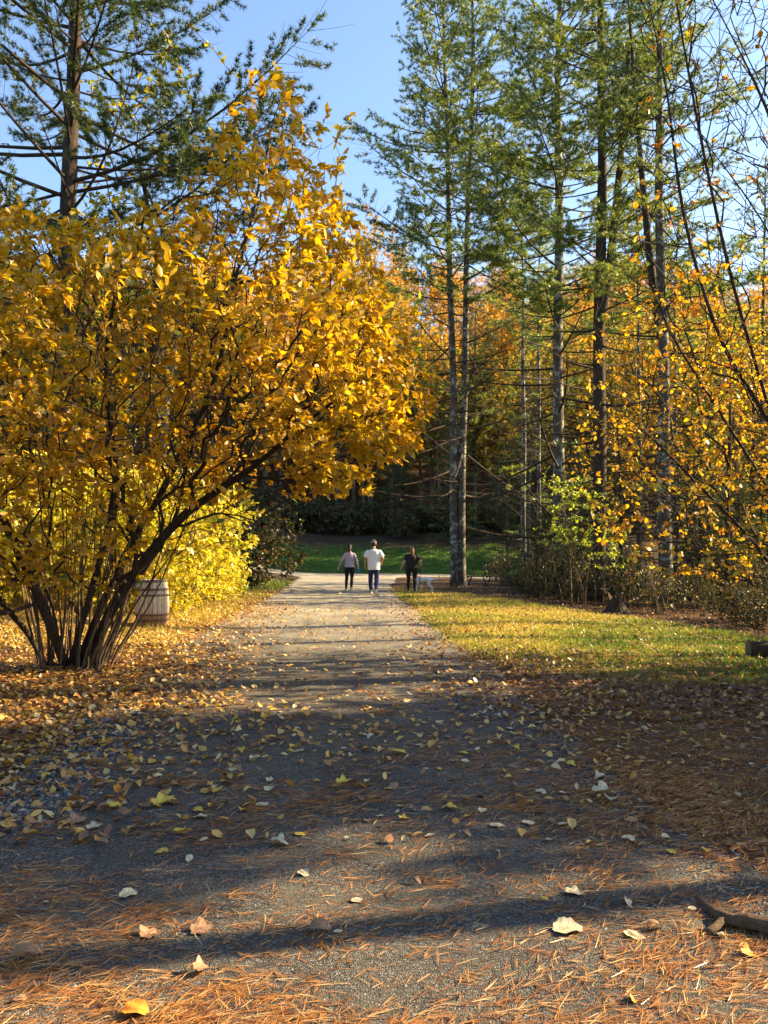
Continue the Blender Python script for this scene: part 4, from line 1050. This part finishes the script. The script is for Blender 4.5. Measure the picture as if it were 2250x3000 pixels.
for z0, z1 in ((.0, .05), (.16, .205), (.27, .31), (.64, .68), (.745, .79), (.90, .95)):
    mb = MB(); V = []
    for a in np.linspace(0, 6.283, 49)[:-1]:
        for zz_, d_ in ((z0, .001), (z0, .006), (z1, .006), (z1, .001)): V.append(((brad(zz_) + d_) * math.cos(a), (brad(zz_) + d_) * math.sin(a), zz_))
    q = [(j * 4 + k_, ((j + 1) % 48) * 4 + k_, ((j + 1) % 48) * 4 + (k_ + 1) % 4, j * 4 + (k_ + 1) % 4) for j in range(48) for k_ in range(4)]
    mb.add(V, None, q); obj('hoop', mb, M['hoop'], t, smooth=False)

# ---------------------------------------------------------------- small built things
def box(mb, c, s, rx=0, rz=0, bev=.006, a=.5, ry=0):
    x, y, z = [k_ / 2 for k_ in s]; b = min(bev, x * .4, y * .4, z * .4)
    V = []
    for zz_, i in ((-z, b), (-z + b, 0), (z - b, 0), (z, b)):
        X, Y = x - i, y - i
        V += [(-X + b, -Y, zz_), (X - b, -Y, zz_), (X, -Y + b, zz_), (X, Y - b, zz_), (X - b, Y, zz_), (-X + b, Y, zz_), (-X, Y - b, zz_), (-X, -Y + b, zz_)]
    V = np.array(V)
    for ang, (i, j) in ((rx, (1, 2)), (ry, (2, 0)), (rz, (0, 1))):
        if ang:
            p, q_ = V[:, i].copy(), V[:, j].copy(); V[:, i] = p * math.cos(ang) - q_ * math.sin(ang); V[:, j] = p * math.sin(ang) + q_ * math.cos(ang)
    q = [(k_ * 8 + j, k_ * 8 + (j + 1) % 8, k_ * 8 + 8 + (j + 1) % 8, k_ * 8 + 8 + j) for k_ in range(3) for j in range(8)]
    caps = [(0, 7, 6, 1), (1, 6, 5, 2), (2, 5, 4, 3), (24, 25, 30, 31), (25, 26, 29, 30), (26, 27, 28, 29)]
    mb.add(V + np.array(c), None, q + caps, a)
def woodmat(name, c1, c2):
    m, n, out = nodes(name); co = objco(n); mp = n.nodes.new('ShaderNodeMapping'); mp.inputs['Scale'].default_value = (.15, 1, 1); n.links.new(co, mp.inputs[0])
    f = noise(n, 40, 6, .7, mp.outputs[0]); bsdf(n, out, ramp(n, [(.3, c1), (.7, c2)], f), .85, f, .4, .004); return m
M['darkwood'] = woodmat('dark bench timber', (.035, .028, .022), (.10, .08, .065))
M['postwhite'] = woodmat('white marker post', (.5, .5, .47), (.72, .72, .68))
t = thing('bench', (3.95, 33.0, gz(3.95, 33.0)), 'low dark wooden bench half hidden behind the twin trunked pine', 'bench')
mb = MB(); box(mb, (0, -.085, .43), (1.25, .15, .045)); box(mb, (0, .085, .43), (1.25, .15, .045)); obj('seat', mb, M['darkwood'], t, smooth=False)
for sx in (-.40, .40):
    for sy in (-1, 1):
        mb = MB(); box(mb, (sx + sy * .09, sy * .10, .20), (.05, .09, .44), ry=-sy * -.35); obj('leg', mb, M['darkwood'], t, smooth=False)
    mb = MB(); box(mb, (sx, 0, .385), (.06, .32, .04)); obj('brace', mb, M['darkwood'], t, smooth=False)
t = thing('marker_post', (-5.3, 36, gz(-5.3, 36)), 'short white marker post at the foot of the dark thicket', 'post')
mb = MB(); box(mb, (0, 0, .14), (.12, .09, .34)); obj('post', mb, M['postwhite'], t, smooth=False)
mb = MB(); box(mb, (0, 0, .325), (.14, .11, .03)); obj('cap', mb, M['postwhite'], t, smooth=False)
# log at the right edge
m, n, out = nodes('sawn log end'); co = objco(n); wv_ = n.nodes.new('ShaderNodeTexWave'); wv_.wave_type = 'RINGS'; wv_.rings_direction = 'X'; wv_.inputs['Scale'].default_value = 14; wv_.inputs['Distortion'].default_value = 1.5
n.links.new(co, wv_.inputs[0]); bsdf(n, out, ramp(n, [(0, (.08, .07, .05)), (1, (.16, .14, .10))], wv_.outputs[0]), .9); M['logend'] = m
t = thing('log', (6.45, 11.9, gz(6.2, 11.9) + .13), 'grey weathered log lying on the lawn at the right edge', 'log', rz=-.12)
mb = MB(); s_ = np.linspace(-.85, .9, 12); rg = np.random.default_rng(5)
tube(mb, np.stack([s_, .02 * np.sin(s_ * 3), .01 * np.cos(s_ * 4)], -1), .15 + .012 * rg.normal(0, 1, 12), 18); obj('bark', mb, M['bark_dark'], t)
for sg_ in (-.85, .9):
    mb = MB(); V = [(sg_, 0, 0)] + [(sg_, .146 * math.cos(a), .146 * math.sin(a)) for a in np.linspace(0, 6.283, 19)[:-1]]; mb.add(V, [(0, 1 + j, 1 + (j + 1) % 18) for j in range(18)]); obj('cut_end', mb, M['logend'], t, smooth=False)
# dark stump at the lawn edge
sxp, syp = 6.15, 20.6
t = thing('tree_stump', (sxp, syp, gz(sxp, syp)), 'dark broken stump at the lawn edge left of the orange undergrowth', 'stump'); t.scale = (.85, .85, .7)
mb = MB(); rg = np.random.default_rng(8); zz_ = np.array([-.1, 0, .12, .3, .5, .6]); n_s = 20; V = []
for i, z0 in enumerate(zz_):
    for j in range(n_s):
        a = j / n_s * 6.283; rr_ = (.26 + .22 * math.exp(-max(z0, 0) / .13) * (1 + .5 * math.cos(5 * a))) * (1 + .06 * math.sin(7 * a)); V.append((rr_ * math.cos(a), rr_ * math.sin(a), z0 + (.12 * math.sin(3 * a) + .07 * rg.normal() if i == 5 else 0)))
V.append((0, 0, .38)); q = [(i * n_s + j, i * n_s + (j + 1) % n_s, (i + 1) * n_s + (j + 1) % n_s, (i + 1) * n_s + j) for i in range(5) for j in range(n_s)]
mb.add(V, [(5 * n_s + j, 5 * n_s + (j + 1) % n_s, 6 * n_s) for j in range(n_s)], q); obj('wood', mb, M['bark_dark'], t, smooth=False)
# root or fallen branch at lower right
mb = MB()
P_ = [G(1488, 1925, .0), G(1520, 1955, .03), G(1568, 1985, .05), G(1620, 1992, .06), G(1700, 2015, .05), G(1800, 2060, .02)]
rt_ = curve(P_, 22); tube(mb, rt_, np.linspace(.012, .045, 22) + .003 * np.sin(np.arange(22) * 1.7), 10, cap=True)
br_ = curve([G(1568, 1985, .05), G(1530, 2012, .04), G(1500, 2010, .015)], 8); tube(mb, br_, np.linspace(.020, .006, 8), 7, cap=True)
br_ = curve([G(1655, 1998, .05), G(1640, 2030, .02), G(1610, 2048, .0)], 8); tube(mb, br_, np.linspace(.020, .006, 8), 7, cap=True)
obj('tree_root', mb, M['bark_stem'], label='brown forked root creeping over the gravel from the lower right edge', cat='root')

# ---------------------------------------------------------------- people and dog
def clothmat(name, c, rough=.85, var=.15, sc_=12):
    m, n, out = nodes(name); co = objco(n); f = noise(n, sc_, 4, .6, co, .6)
    a = tuple(k_ * (1 - var) for k_ in c); b_ = tuple(min(1, k_ * (1 + var)) for k_ in c)
    bsdf(n, out, ramp(n, [(.35, a), (.65, b_)], f), rough, f, .7, .02); return m
M['skin'] = clothmat('skin', (.50, .29, .20), .55, .06); M['skin_tan'] = clothmat('tanned skin', (.40, .20, .12), .55, .06)
M['hair_dark'] = clothmat('dark hair', (.018, .012, .010), .45, .4, 60); M['hair_brown'] = clothmat('streaked brown hair', (.20, .10, .045), .45, .6, 45)
M['lilac'] = clothmat('pale lilac knit', (.44, .36, .42)); M['white_cloth'] = clothmat('white cotton', (.74, .74, .76), .85, .05)
M['black_cloth'] = clothmat('black cloth', (.014, .014, .017)); M['navy'] = clothmat('navy denim', (.022, .032, .11), .9, .3)
M['cap'] = clothmat('grey cap', (.24, .21, .18)); M['shoe'] = clothmat('dark shoe', (.03, .03, .035), .6); M['shoe_grey'] = clothmat('grey shoe', (.26, .25, .25), .6)
M['sole'] = clothmat('pale sole', (.7, .68, .66), .7, .05); M['eye'] = clothmat('eye', (.03, .02, .02), .2); M['lip'] = clothmat('lips', (.4, .13, .11), .5)
M['dog'] = clothmat('white short fur', (.84, .82, .78), .9, .05, 20); M['blue'] = clothmat('blue plastic', (.02, .10, .70), .3, .1)
def ball(mb, c, r, n_=10):
    c = np.array(c, float); r = np.broadcast_to(np.array(r, float), 3)
    th = np.linspace(0, math.pi, n_); ph = np.linspace(0, 2 * math.pi, n_ * 2, endpoint=False)
    V = [(math.sin(a) * math.cos(b), math.sin(a) * math.sin(b), math.cos(a)) for a in th[1:-1] for b in ph]; k_ = len(ph)
    V = np.array(V + [(0, 0, 1), (0, 0, -1)]) * r + c
    q = [(i * k_ + j, (i + 1) * k_ + j, (i + 1) * k_ + (j + 1) % k_, i * k_ + (j + 1) % k_) for i in range(n_ - 3) for j in range(k_)]
    e = (n_ - 2) * k_; tr = [(e, j, (j + 1) % k_) for j in range(k_)] + [(e + 1, (n_ - 3) * k_ + (j + 1) % k_, (n_ - 3) * k_ + j) for j in range(k_)]
    mb.add(V, tr, q)
def limb(mb, pts, rr_, n_=9, s=12):
    p = curve(pts, n_) if len(pts) > 2 else np.array(pts, float); rr_ = np.interp(np.linspace(0, 1, len(p)), np.linspace(0, 1, len(rr_)), rr_)
    tube(mb, p, rr_, s, cap=True); ball(mb, p[0], rr_[0] * .98, 7); ball(mb, p[-1], rr_[-1] * .98, 7)
def trunk_(mb, rows_, s=20):
    """rows: (x, y, z, rx, ry); an elliptical loft from the bottom up"""
    R_ = np.array(rows_, float); zi = np.linspace(0, 1, len(R_) * 3); R_ = np.stack([np.interp(zi, np.linspace(0, 1, len(R_)), R_[:, k_]) for k_ in range(5)], -1)
    a = np.arange(s) / s * 6.283185; V = []
    for (x, y, z, rx, ry) in R_: V += [(x + rx * math.copysign(abs(math.cos(t_)) ** .85, math.cos(t_)), y + ry * math.sin(t_), z) for t_ in a]
    nn = len(R_); V += [tuple(R_[0, :3]), tuple(R_[-1, :3])]
    q = [(i * s + j, i * s + (j + 1) % s, (i + 1) * s + (j + 1) % s, (i + 1) * s + j) for i in range(nn - 1) for j in range(s)]
    tr = [(nn * s, (j + 1) % s, j) for j in range(s)] + [(nn * s + 1, (nn - 1) * s + j, (nn - 1) * s + (j + 1) % s) for j in range(s)]
    mb.add(V, tr, q)
def robj(name, mb, mat, parent, vox=.008, sm=4, **kw):
    o = obj(name, mb, mat, parent, **kw)
    md = o.modifiers.new('remesh', 'REMESH'); md.mode = 'VOXEL'; md.voxel_size = vox; md.use_smooth_shade = True
    s_m = o.modifiers.new('smooth', 'SMOOTH'); s_m.factor = .5; s_m.iterations = sm
    return o
def lerp(a, b, t_): return np.array(a, float) * (1 - t_) + np.array(b, float) * t_
def hand_(mb, wr, el, side, curl=.5, k_=1.0):
    """palm, four unequal bent fingers and a thumb; wr = wrist, el = elbow"""
    d = nrm(np.array(wr, float) - np.array(el, float)); f = np.array([0, 1.0, 0]); s_ = nrm(np.cross(d, f)); f = nrm(np.cross(s_, d)); s_ = s_ * side
    pc = wr + d * .045 * k_
    limb(mb, [wr, wr + d * .03 * k_, wr + d * .08 * k_], [.023, .028, .026], 5)
    limb(mb, [pc + f * .025 * k_, pc - f * .025 * k_], [.017, .017])
    for i, l_ in enumerate((.062, .072, .068, .054)):
        b0_ = wr + d * .085 * k_ + f * (.030 - .020 * i) * k_; b1_ = b0_ + (d * .55 * l_ - s_ * .25 * curl * l_) * k_; b2_ = b1_ + (d * .4 * (1 - curl) * l_ - s_ * .6 * curl * l_) * k_
        limb(mb, [b0_, b1_, b2_], [.0105, .0095, .008], 5, 8)
    limb(mb, [wr + d * .03 * k_ + f * .025 * k_, wr + d * .06 * k_ + f * .048 * k_ - s_ * .01, wr + d * .09 * k_ + f * .050 * k_ - s_ * .02], [.013, .011, .009], 5, 8)
def person(loc, label, hgt, fem, sh, hip, waist, legL, legR, armL, armR, skin, top, topc, sleeve, low, lowc, hem, shoe, hair, rz=0, cap=None, depth=1.0, waistz=1.02):
    """legL/R: hip -> knee, ankle; armL/R: elbow, wrist (right is +x); figure faces +y; built for 1.75 m then scaled"""
    t_ = thing('person', loc, label, 'person', None, rz); k_ = hgt / 1.75; t_.scale = (k_, k_, k_)
    b = MB(); D = depth
    hipz = .93; LH, RH = np.array([-hip * .52, 0, hipz]), np.array([hip * .52, 0, hipz])
    LS, RS = np.array([-sh * .93, .0, 1.385]), np.array([sh * .93, .0, 1.385])
    rows_ = [(0, 0, .84, hip * .80, .10 * D), (0, -.01, .93, hip, .125 * D), (0, 0, waistz + .04, waist, .10 * D), (0, .0, 1.22, (waist + sh) * .52, .11 * D), (0, 0, 1.36, sh * .93, .11 * D), (0, 0, 1.43, sh * .78, .085), (0, .0, 1.47, .085, .07), (0, .01, 1.50, .058, .058)]
    trunk_(b, rows_)
    limb(b, [(0, .0, 1.45), (0, .015, 1.56)], [.055, .052])
    ball(b, (0, .02, 1.665), (.074, .092, .105), 12); ball(b, (0, .055, 1.60), (.052, .055, .05), 10)
    limb(b, [(0, .108, 1.672), (0, .128, 1.645)], [.010, .014]); 
    for sx in (-1, 1): ball(b, (sx * .076, .01, 1.65), (.010, .020, .032), 8)
    thk = .082 + (.014 if fem else 0) + (D - 1) * .06
    for hp, (kn, an_) in ((LH, legL), (RH, legR)):
        kn, an_ = np.array(kn), np.array(an_)
        limb(b, [hp, lerp(hp, kn, .5), kn], [thk, thk * .84, .055], 9); limb(b, [kn, lerp(kn, an_, .3) + [0, -.012, 0], an_], [.054, .054 + (D - 1) * .02, .036], 9)
        limb(b, [an_, an_ + [0, .05, -.04], an_ + [0, .13, -.055]], [.035, .034, .024], 6)
    for S_, (el, wr), sd_ in ((LS, armL, -1), (RS, armR, 1)):
        el, wr = np.array(el), np.array(wr); ua = .047 + (D - 1) * .05
        limb(b, [S_, lerp(S_, el, .5), el], [ua + .006, ua, .040 + (D - 1) * .02], 8); limb(b, [el, lerp(el, wr, .35), wr], [.039 + (D - 1) * .02, .037 + (D - 1) * .015, .025], 8)
        hand_(b, wr, el, sd_, .45)
    body = robj('body', b, M[skin], t_, .0075, 2)
    for sx in (-1, 1): e_ = MB(); ball(e_, (sx * .030, .100, 1.68), (.011, .008, .007), 6); obj('eye', e_, M['eye'], t_)
    e_ = MB(); ball(e_, (0, .106, 1.615), (.022, .008, .007), 6); obj('mouth', e_, M['lip'], t_)
    # top
    g = MB(); off = .014 if top != 'tee' else .026
    zb = hem
    rr_ = [(0, -.005, zb, np.interp(zb, [.80, .93, waistz + .04], [hip * .97, hip, waist]) + off + (.012 if top == 'tee' else 0), .125 * D + off)]
    if zb < .92: rr_.append((0, -.01, .94, hip + off + .002, .13 * D + off))
    rr_ += [(0, 0, waistz + .05, waist + off + (.012 if top == 'tee' else 0), .105 * D + off), (0, .0, 1.22, (waist + sh) * .52 + off, .112 * D + off), (0, 0, 1.36, sh * .95 + off, .112 * D + off), (0, 0, 1.43, sh * .80 + off, .09 + off), (0, .0, 1.478, .082, .075)]
    trunk_(g, rr_)
    for S_, (el, wr), sd_ in ((LS, armL, -1), (RS, armR, 1)):
        el, wr = np.array(el), np.array(wr); ua = .047 + (D - 1) * .05 + off
        if sleeve == 'long':
            limb(g, [S_, lerp(S_, el, .5), el], [ua + .006, ua, .050], 8); limb(g, [el, lerp(el, wr, .35), lerp(el, wr, .93)], [.050, .046, .033], 8)
        else:
            e2 = lerp(S_, el, .72); tube(g, curve([S_, lerp(S_, el, .4), e2 ], 7), np.linspace(ua + .006, ua + (.020 if top == 'tee' else .006), 7), 14, cap=True); ball(g, S_, ua + .004, 8)
    robj('shirt' if sleeve != 'long' else 'sweater', g, M[topc], t_, .008, 3)
    # trousers
    g = MB(); trunk_(g, [(0, 0, .82, hip * .8, .10 * D), (0, -.01, .93, hip + .008, .13 * D + .006), (0, 0, waistz, waist + .010, .11 * D + .006)])
    of = .009 if low == 'leggings' else .020
    if low == 'jeans': pass
    for hp, (kn, an_) in ((LH, legL), (RH, legR)):
        kn, an_ = np.array(kn), np.array(an_)
        limb(g, [hp, lerp(hp, kn, .5), kn], [thk + of, thk * .86 + of, .055 + of], 9); limb(g, [kn, lerp(kn, an_, .3) + [0, -.012, 0], lerp(kn, an_, .90)], [.055 + of, .055 + of + (D - 1) * .02, .040 + of], 9)
    robj('leggings' if low == 'leggings' else 'jeans', g, M[lowc], t_, .008, 3)
    # shoes
    for (kn, an_), lift in ((legL, 0), (legR, 1)):
        an_ = np.array(an_); heel = an_[2] > .13
        dv = nrm(np.array([0, .8, -.75])) if heel else np.array([0, 1.0, 0]); uv = nrm(np.array([0, .75, .8])) if heel else np.array([0, 0, 1.0])
        c0 = an_ - uv * .045
        g = MB(); limb(g, [c0 - dv * .045, c0 + dv * .06, c0 + dv * .16], [.043, .045, .036], 8); limb(g, [an_, c0 + dv * .02], [.046, .044]); sh_ = robj('shoe', g, M[shoe], t_, .008, 2)
        g = MB(); Vs = []
        for zz_ in (-.060, -.038):
            for ang in np.linspace(0, 6.283, 17)[:-1]: Vs.append(c0 + dv * (.055 + .145 * math.cos(ang)) + np.array([1, 0, 0]) * .048 * math.sin(ang) + uv * zz_)
        Vs += [c0 + dv * .055 - uv * .060, c0 + dv * .055 - uv * .038]
        g.add(Vs, [(32, (j + 1) % 16, j) for j in range(16)] + [(33, 16 + j, 16 + (j + 1) % 16) for j in range(16)], [(j, (j + 1) % 16, 16 + (j + 1) % 16, 16 + j) for j in range(16)]); obj('sole', g, M['sole'], sh_)
    # hair
    g = MB()
    if cap: ball(g, (0, .0, 1.655), (.080, .090, .085), 12)
    else: ball(g, (0, .002, 1.688), (.086, .100, .102), 14)
    if hair == 'bun': ball(g, (0, -.075, 1.64), (.068, .055, .085), 10); limb(g, [(0, -.085, 1.63), (0, -.095, 1.55), (0, -.085, 1.47)], [.052, .05, .03], 6)
    if hair == 'tail': limb(g, [(0, -.05, 1.66), (.02, -.08, 1.55), (.03, -.09, 1.42)], [.085, .075, .04], 8); ball(g, (-.045, -.02, 1.60), (.05, .06, .1), 9); ball(g, (.05, -.03, 1.60), (.05, .06, .1), 9)
    robj('hair', g, M['hair_brown'] if hair == 'tail' else M['hair_dark'], t_, .008, 2)
    if cap:
        g = MB(); th_ = np.linspace(0, 1.5, 9); V = []; s = 28
        for a in th_:
            for b_ in np.arange(s) / s * 6.283: V.append((.096 * math.cos(a) * math.cos(b_), .01 + .110 * math.cos(a) * math.sin(b_), 1.690 + .105 * math.sin(a)))
        V.append((0, .01, 1.797)); g.add(V, [(8 * s + j, 8 * s + (j + 1) % s, 9 * s) for j in range(s)], [(i * s + j, i * s + (j + 1) % s, (i + 1) * s + (j + 1) % s, (i + 1) * s + j) for i in range(8) for j in range(s)])
        cp = obj('cap', g, M['cap'], t_)
        g = MB(); V = []
        for (ex_, dz_) in ((1.0, 0), (1.0, -.004)):
            for a in np.linspace(.5, 2.64, 13): V += [(.094 * math.cos(a), .01 + .108 * math.sin(a), 1.695 + dz_), (.09 * math.cos(a), .02 + .185 * math.sin(a), 1.675 + dz_)]
        g.add(V, None, [(2 * j, 2 * j + 1, 2 * j + 3, 2 * j + 2) for j in range(12)] + [(26 + 2 * j, 26 + 2 * j + 2, 26 + 2 * j + 3, 26 + 2 * j + 1) for j in range(12)]); obj('brim', g, M['cap'], cp)
    return t_, k_

def foot(xd, yd): g_ = G(xd, yd, .03); return (g_[0], g_[1], gz(g_[0], g_[1]) + .025)
# left walker, lilac sweater
f1 = foot(754.5, 1277); w1, k1 = person(f1, 'woman walking away in a pale lilac sweater and black leggings with dark tied hair', 1.66, True, .172, .188, .145,
    ((-.11, .10, .52), (-.14, .22, .115)), ((.09, .04, .50), (.075, -.20, .14)), ((-.285, -.05, 1.18), (-.40, .02, .94)), ((.275, -.06, 1.17), (.325, .02, .92)),
    'skin', 'knit', 'lilac', 'long', 'leggings', 'black_cloth', .90, 'shoe', 'bun')
# middle walker, white tee and cap
f2_ = foot(807, 1284); w2, k2 = person(f2_, 'man walking away in a loose white t-shirt, navy jeans and a grey cap', 1.78, False, .205, .172, .178,
    ((-.11, .14, .52), (-.10, .22, .12)), ((.09, .06, .50), (.075, -.24, .145)), ((-.29, -.06, 1.16), (-.285, .02, .90)), ((.30, -.06, 1.17), (.255, .17, 1.02)),
    'skin_tan', 'tee', 'white_cloth', 'short', 'jeans', 'navy', .80, 'shoe_grey', 'short', cap=True)
f3_ = foot(889, 1279.5); w3, k3 = person(f3_, 'woman in a black t-shirt and black leggings walking the white dog', 1.60, True, .195, .245, .215,
    ((-.12, .10, .52), (-.13, .14, .115)), ((.12, .08, .52), (.11, -.06, .11)), ((-.30, -.06, 1.18), (-.40, .03, .95)), ((.34, -.04, 1.19), (.325, .12, .98)),
    'skin', 'fit', 'black_cloth', 'short', 'leggings', 'black_cloth', .92, 'shoe', 'tail', depth=1.35)
# water bottle in the left walker's right hand
hp = np.array(f1) + k1 * (np.array([.325, .02, .92]) + np.array([.012, .02, -.085]))
t = thing('water_bottle', hp - [0, 0, .17], 'bright blue water bottle carried by the woman in lilac', 'bottle')
g = MB(); zz_ = np.array([0, .006, .07, .08, .09, .17, .195]); rr_ = np.array([.030, .036, .036, .031, .036, .036, .02]); tube(g, np.stack([0 * zz_, 0 * zz_, zz_], -1), rr_, 16, cap=True); obj('flask', g, M['blue'], t)
g = MB(); zz_ = np.array([.195, .2, .235, .24]); tube(g, np.stack([0 * zz_, 0 * zz_, zz_], -1), [.022, .026, .026, .02], 14, cap=True); obj('lid', g, M['black_cloth'], t)
# dog: local frame faces +x, placed turned so that its rump points right and a little towards the camera
dx, dy_ = G(915, 1277, .03)[:2]
t = thing('dog', (dx, dy_ + .1, gz(dx, dy_) + .02), 'white short haired dog on a leash with its tail raised', 'dog', None, R(158)); t.scale = (.93, .93, .93)
g = MB()
limb(g, [(.26, 0, .44), (.14, 0, .42), (-.05, 0, .445), (-.22, 0, .46), (-.31, 0, .46)], [.115, .125, .098, .105, .085], 14, 16)
limb(g, [(.26, 0, .46), (.38, 0, .56), (.45, 0, .63)], [.095, .07, .062], 8); ball(g, (.49, 0, .66), (.085, .068, .07), 10); limb(g, [(.53, 0, .645), (.63, 0, .615)], [.046, .032], 6)
for sy in (-1, 1):
    st_ = .04 * sy
    limb(g, [(.20 + st_, sy * .075, .42), (.17 + st_, sy * .085, .30), (.20 + st_ * 1.8, sy * .08, .20)], [.065, .045, .030], 8); limb(g, [(.20 + st_ * 1.8, sy * .08, .20), (.21 + st_ * 2, sy * .08, .04)], [.029, .022]); limb(g, [(.21 + st_ * 2, sy * .08, .025), (.25 + st_ * 2, sy * .08, .02)], [.026, .022])
    h = -.06 * sy
    limb(g, [(-.25, sy * .075, .45), (-.20 + h * .6, sy * .09, .34), (-.19 + h, sy * .09, .27)], [.095, .075, .048], 8); limb(g, [(-.19 + h, sy * .09, .27), (-.28 + h, sy * .085, .18), (-.34 + h, sy * .085, .15)], [.046, .032, .024], 7)
    limb(g, [(-.34 + h, sy * .085, .15), (-.32 + h, sy * .085, .04)], [.023, .021]); limb(g, [(-.32 + h, sy * .085, .025), (-.27 + h, sy * .085, .02)], [.026, .022])
    limb(g, [(.46, sy * .05, .71), (.44, sy * .085, .68), (.46, sy * .09, .62)], [.022, .022, .012], 6)
limb(g, [(-.34, 0, .50), (-.46, 0, .47), (-.58, 0, .50), (-.66, 0, .62)], [.038, .030, .026, .018], 10)
dog = robj('body', g, M['dog'], t, .008, 3)
for sy in (-1, 1): g = MB(); ball(g, (.555, sy * .045, .68), .011, 6); obj('eye', g, M['eye'], t)
g = MB(); ball(g, (.66, 0, .622), (.015, .02, .014), 6); obj('nose', g, M['eye'], t)
g = MB(); a = np.linspace(0, 6.283, 25); tube(g, np.stack([.12 + .03 * np.sin(a), .128 * np.cos(a), .425 + .130 * np.sin(a)], -1), .010, 6); tube(g, np.stack([.30 + .05 * np.sin(a), .098 * np.cos(a), .475 + .105 * np.sin(a)], -1), .010, 6); limb(g, [(.12, 0, .555), (.32, 0, .575)], [.011, .011]); obj('harness', g, M['black_cloth'], t)
hd = np.array(f3_) + k3 * (np.array([.325, .12, .98]) + [0, .03, -.07])
ca_, sa_ = math.cos(R(158)), math.sin(R(158)); hx = .15 * .93; dp = np.array([dx + hx * ca_, dy_ + .1 + hx * sa_, gz(dx, dy_) + .02 + .56 * .93])
g = MB(); tube(g, curve([hd, lerp(hd, dp, .5) + [.03, 0, -.05], dp], 10), .006, 5); tube(g, curve([hd, lerp(hd, dp, .5) + [-.04, 0, -.12], dp + [-.10, .03, -.01]], 10), .006, 5); tube(g, hd + np.stack([.035 * np.cos(a), .01 * np.cos(a), -.01 + .045 * np.sin(a)], -1), .007, 5)
obj('leash', g, M['black_cloth'], label='thin black leash from the woman in black to the dog harness', cat='leash')
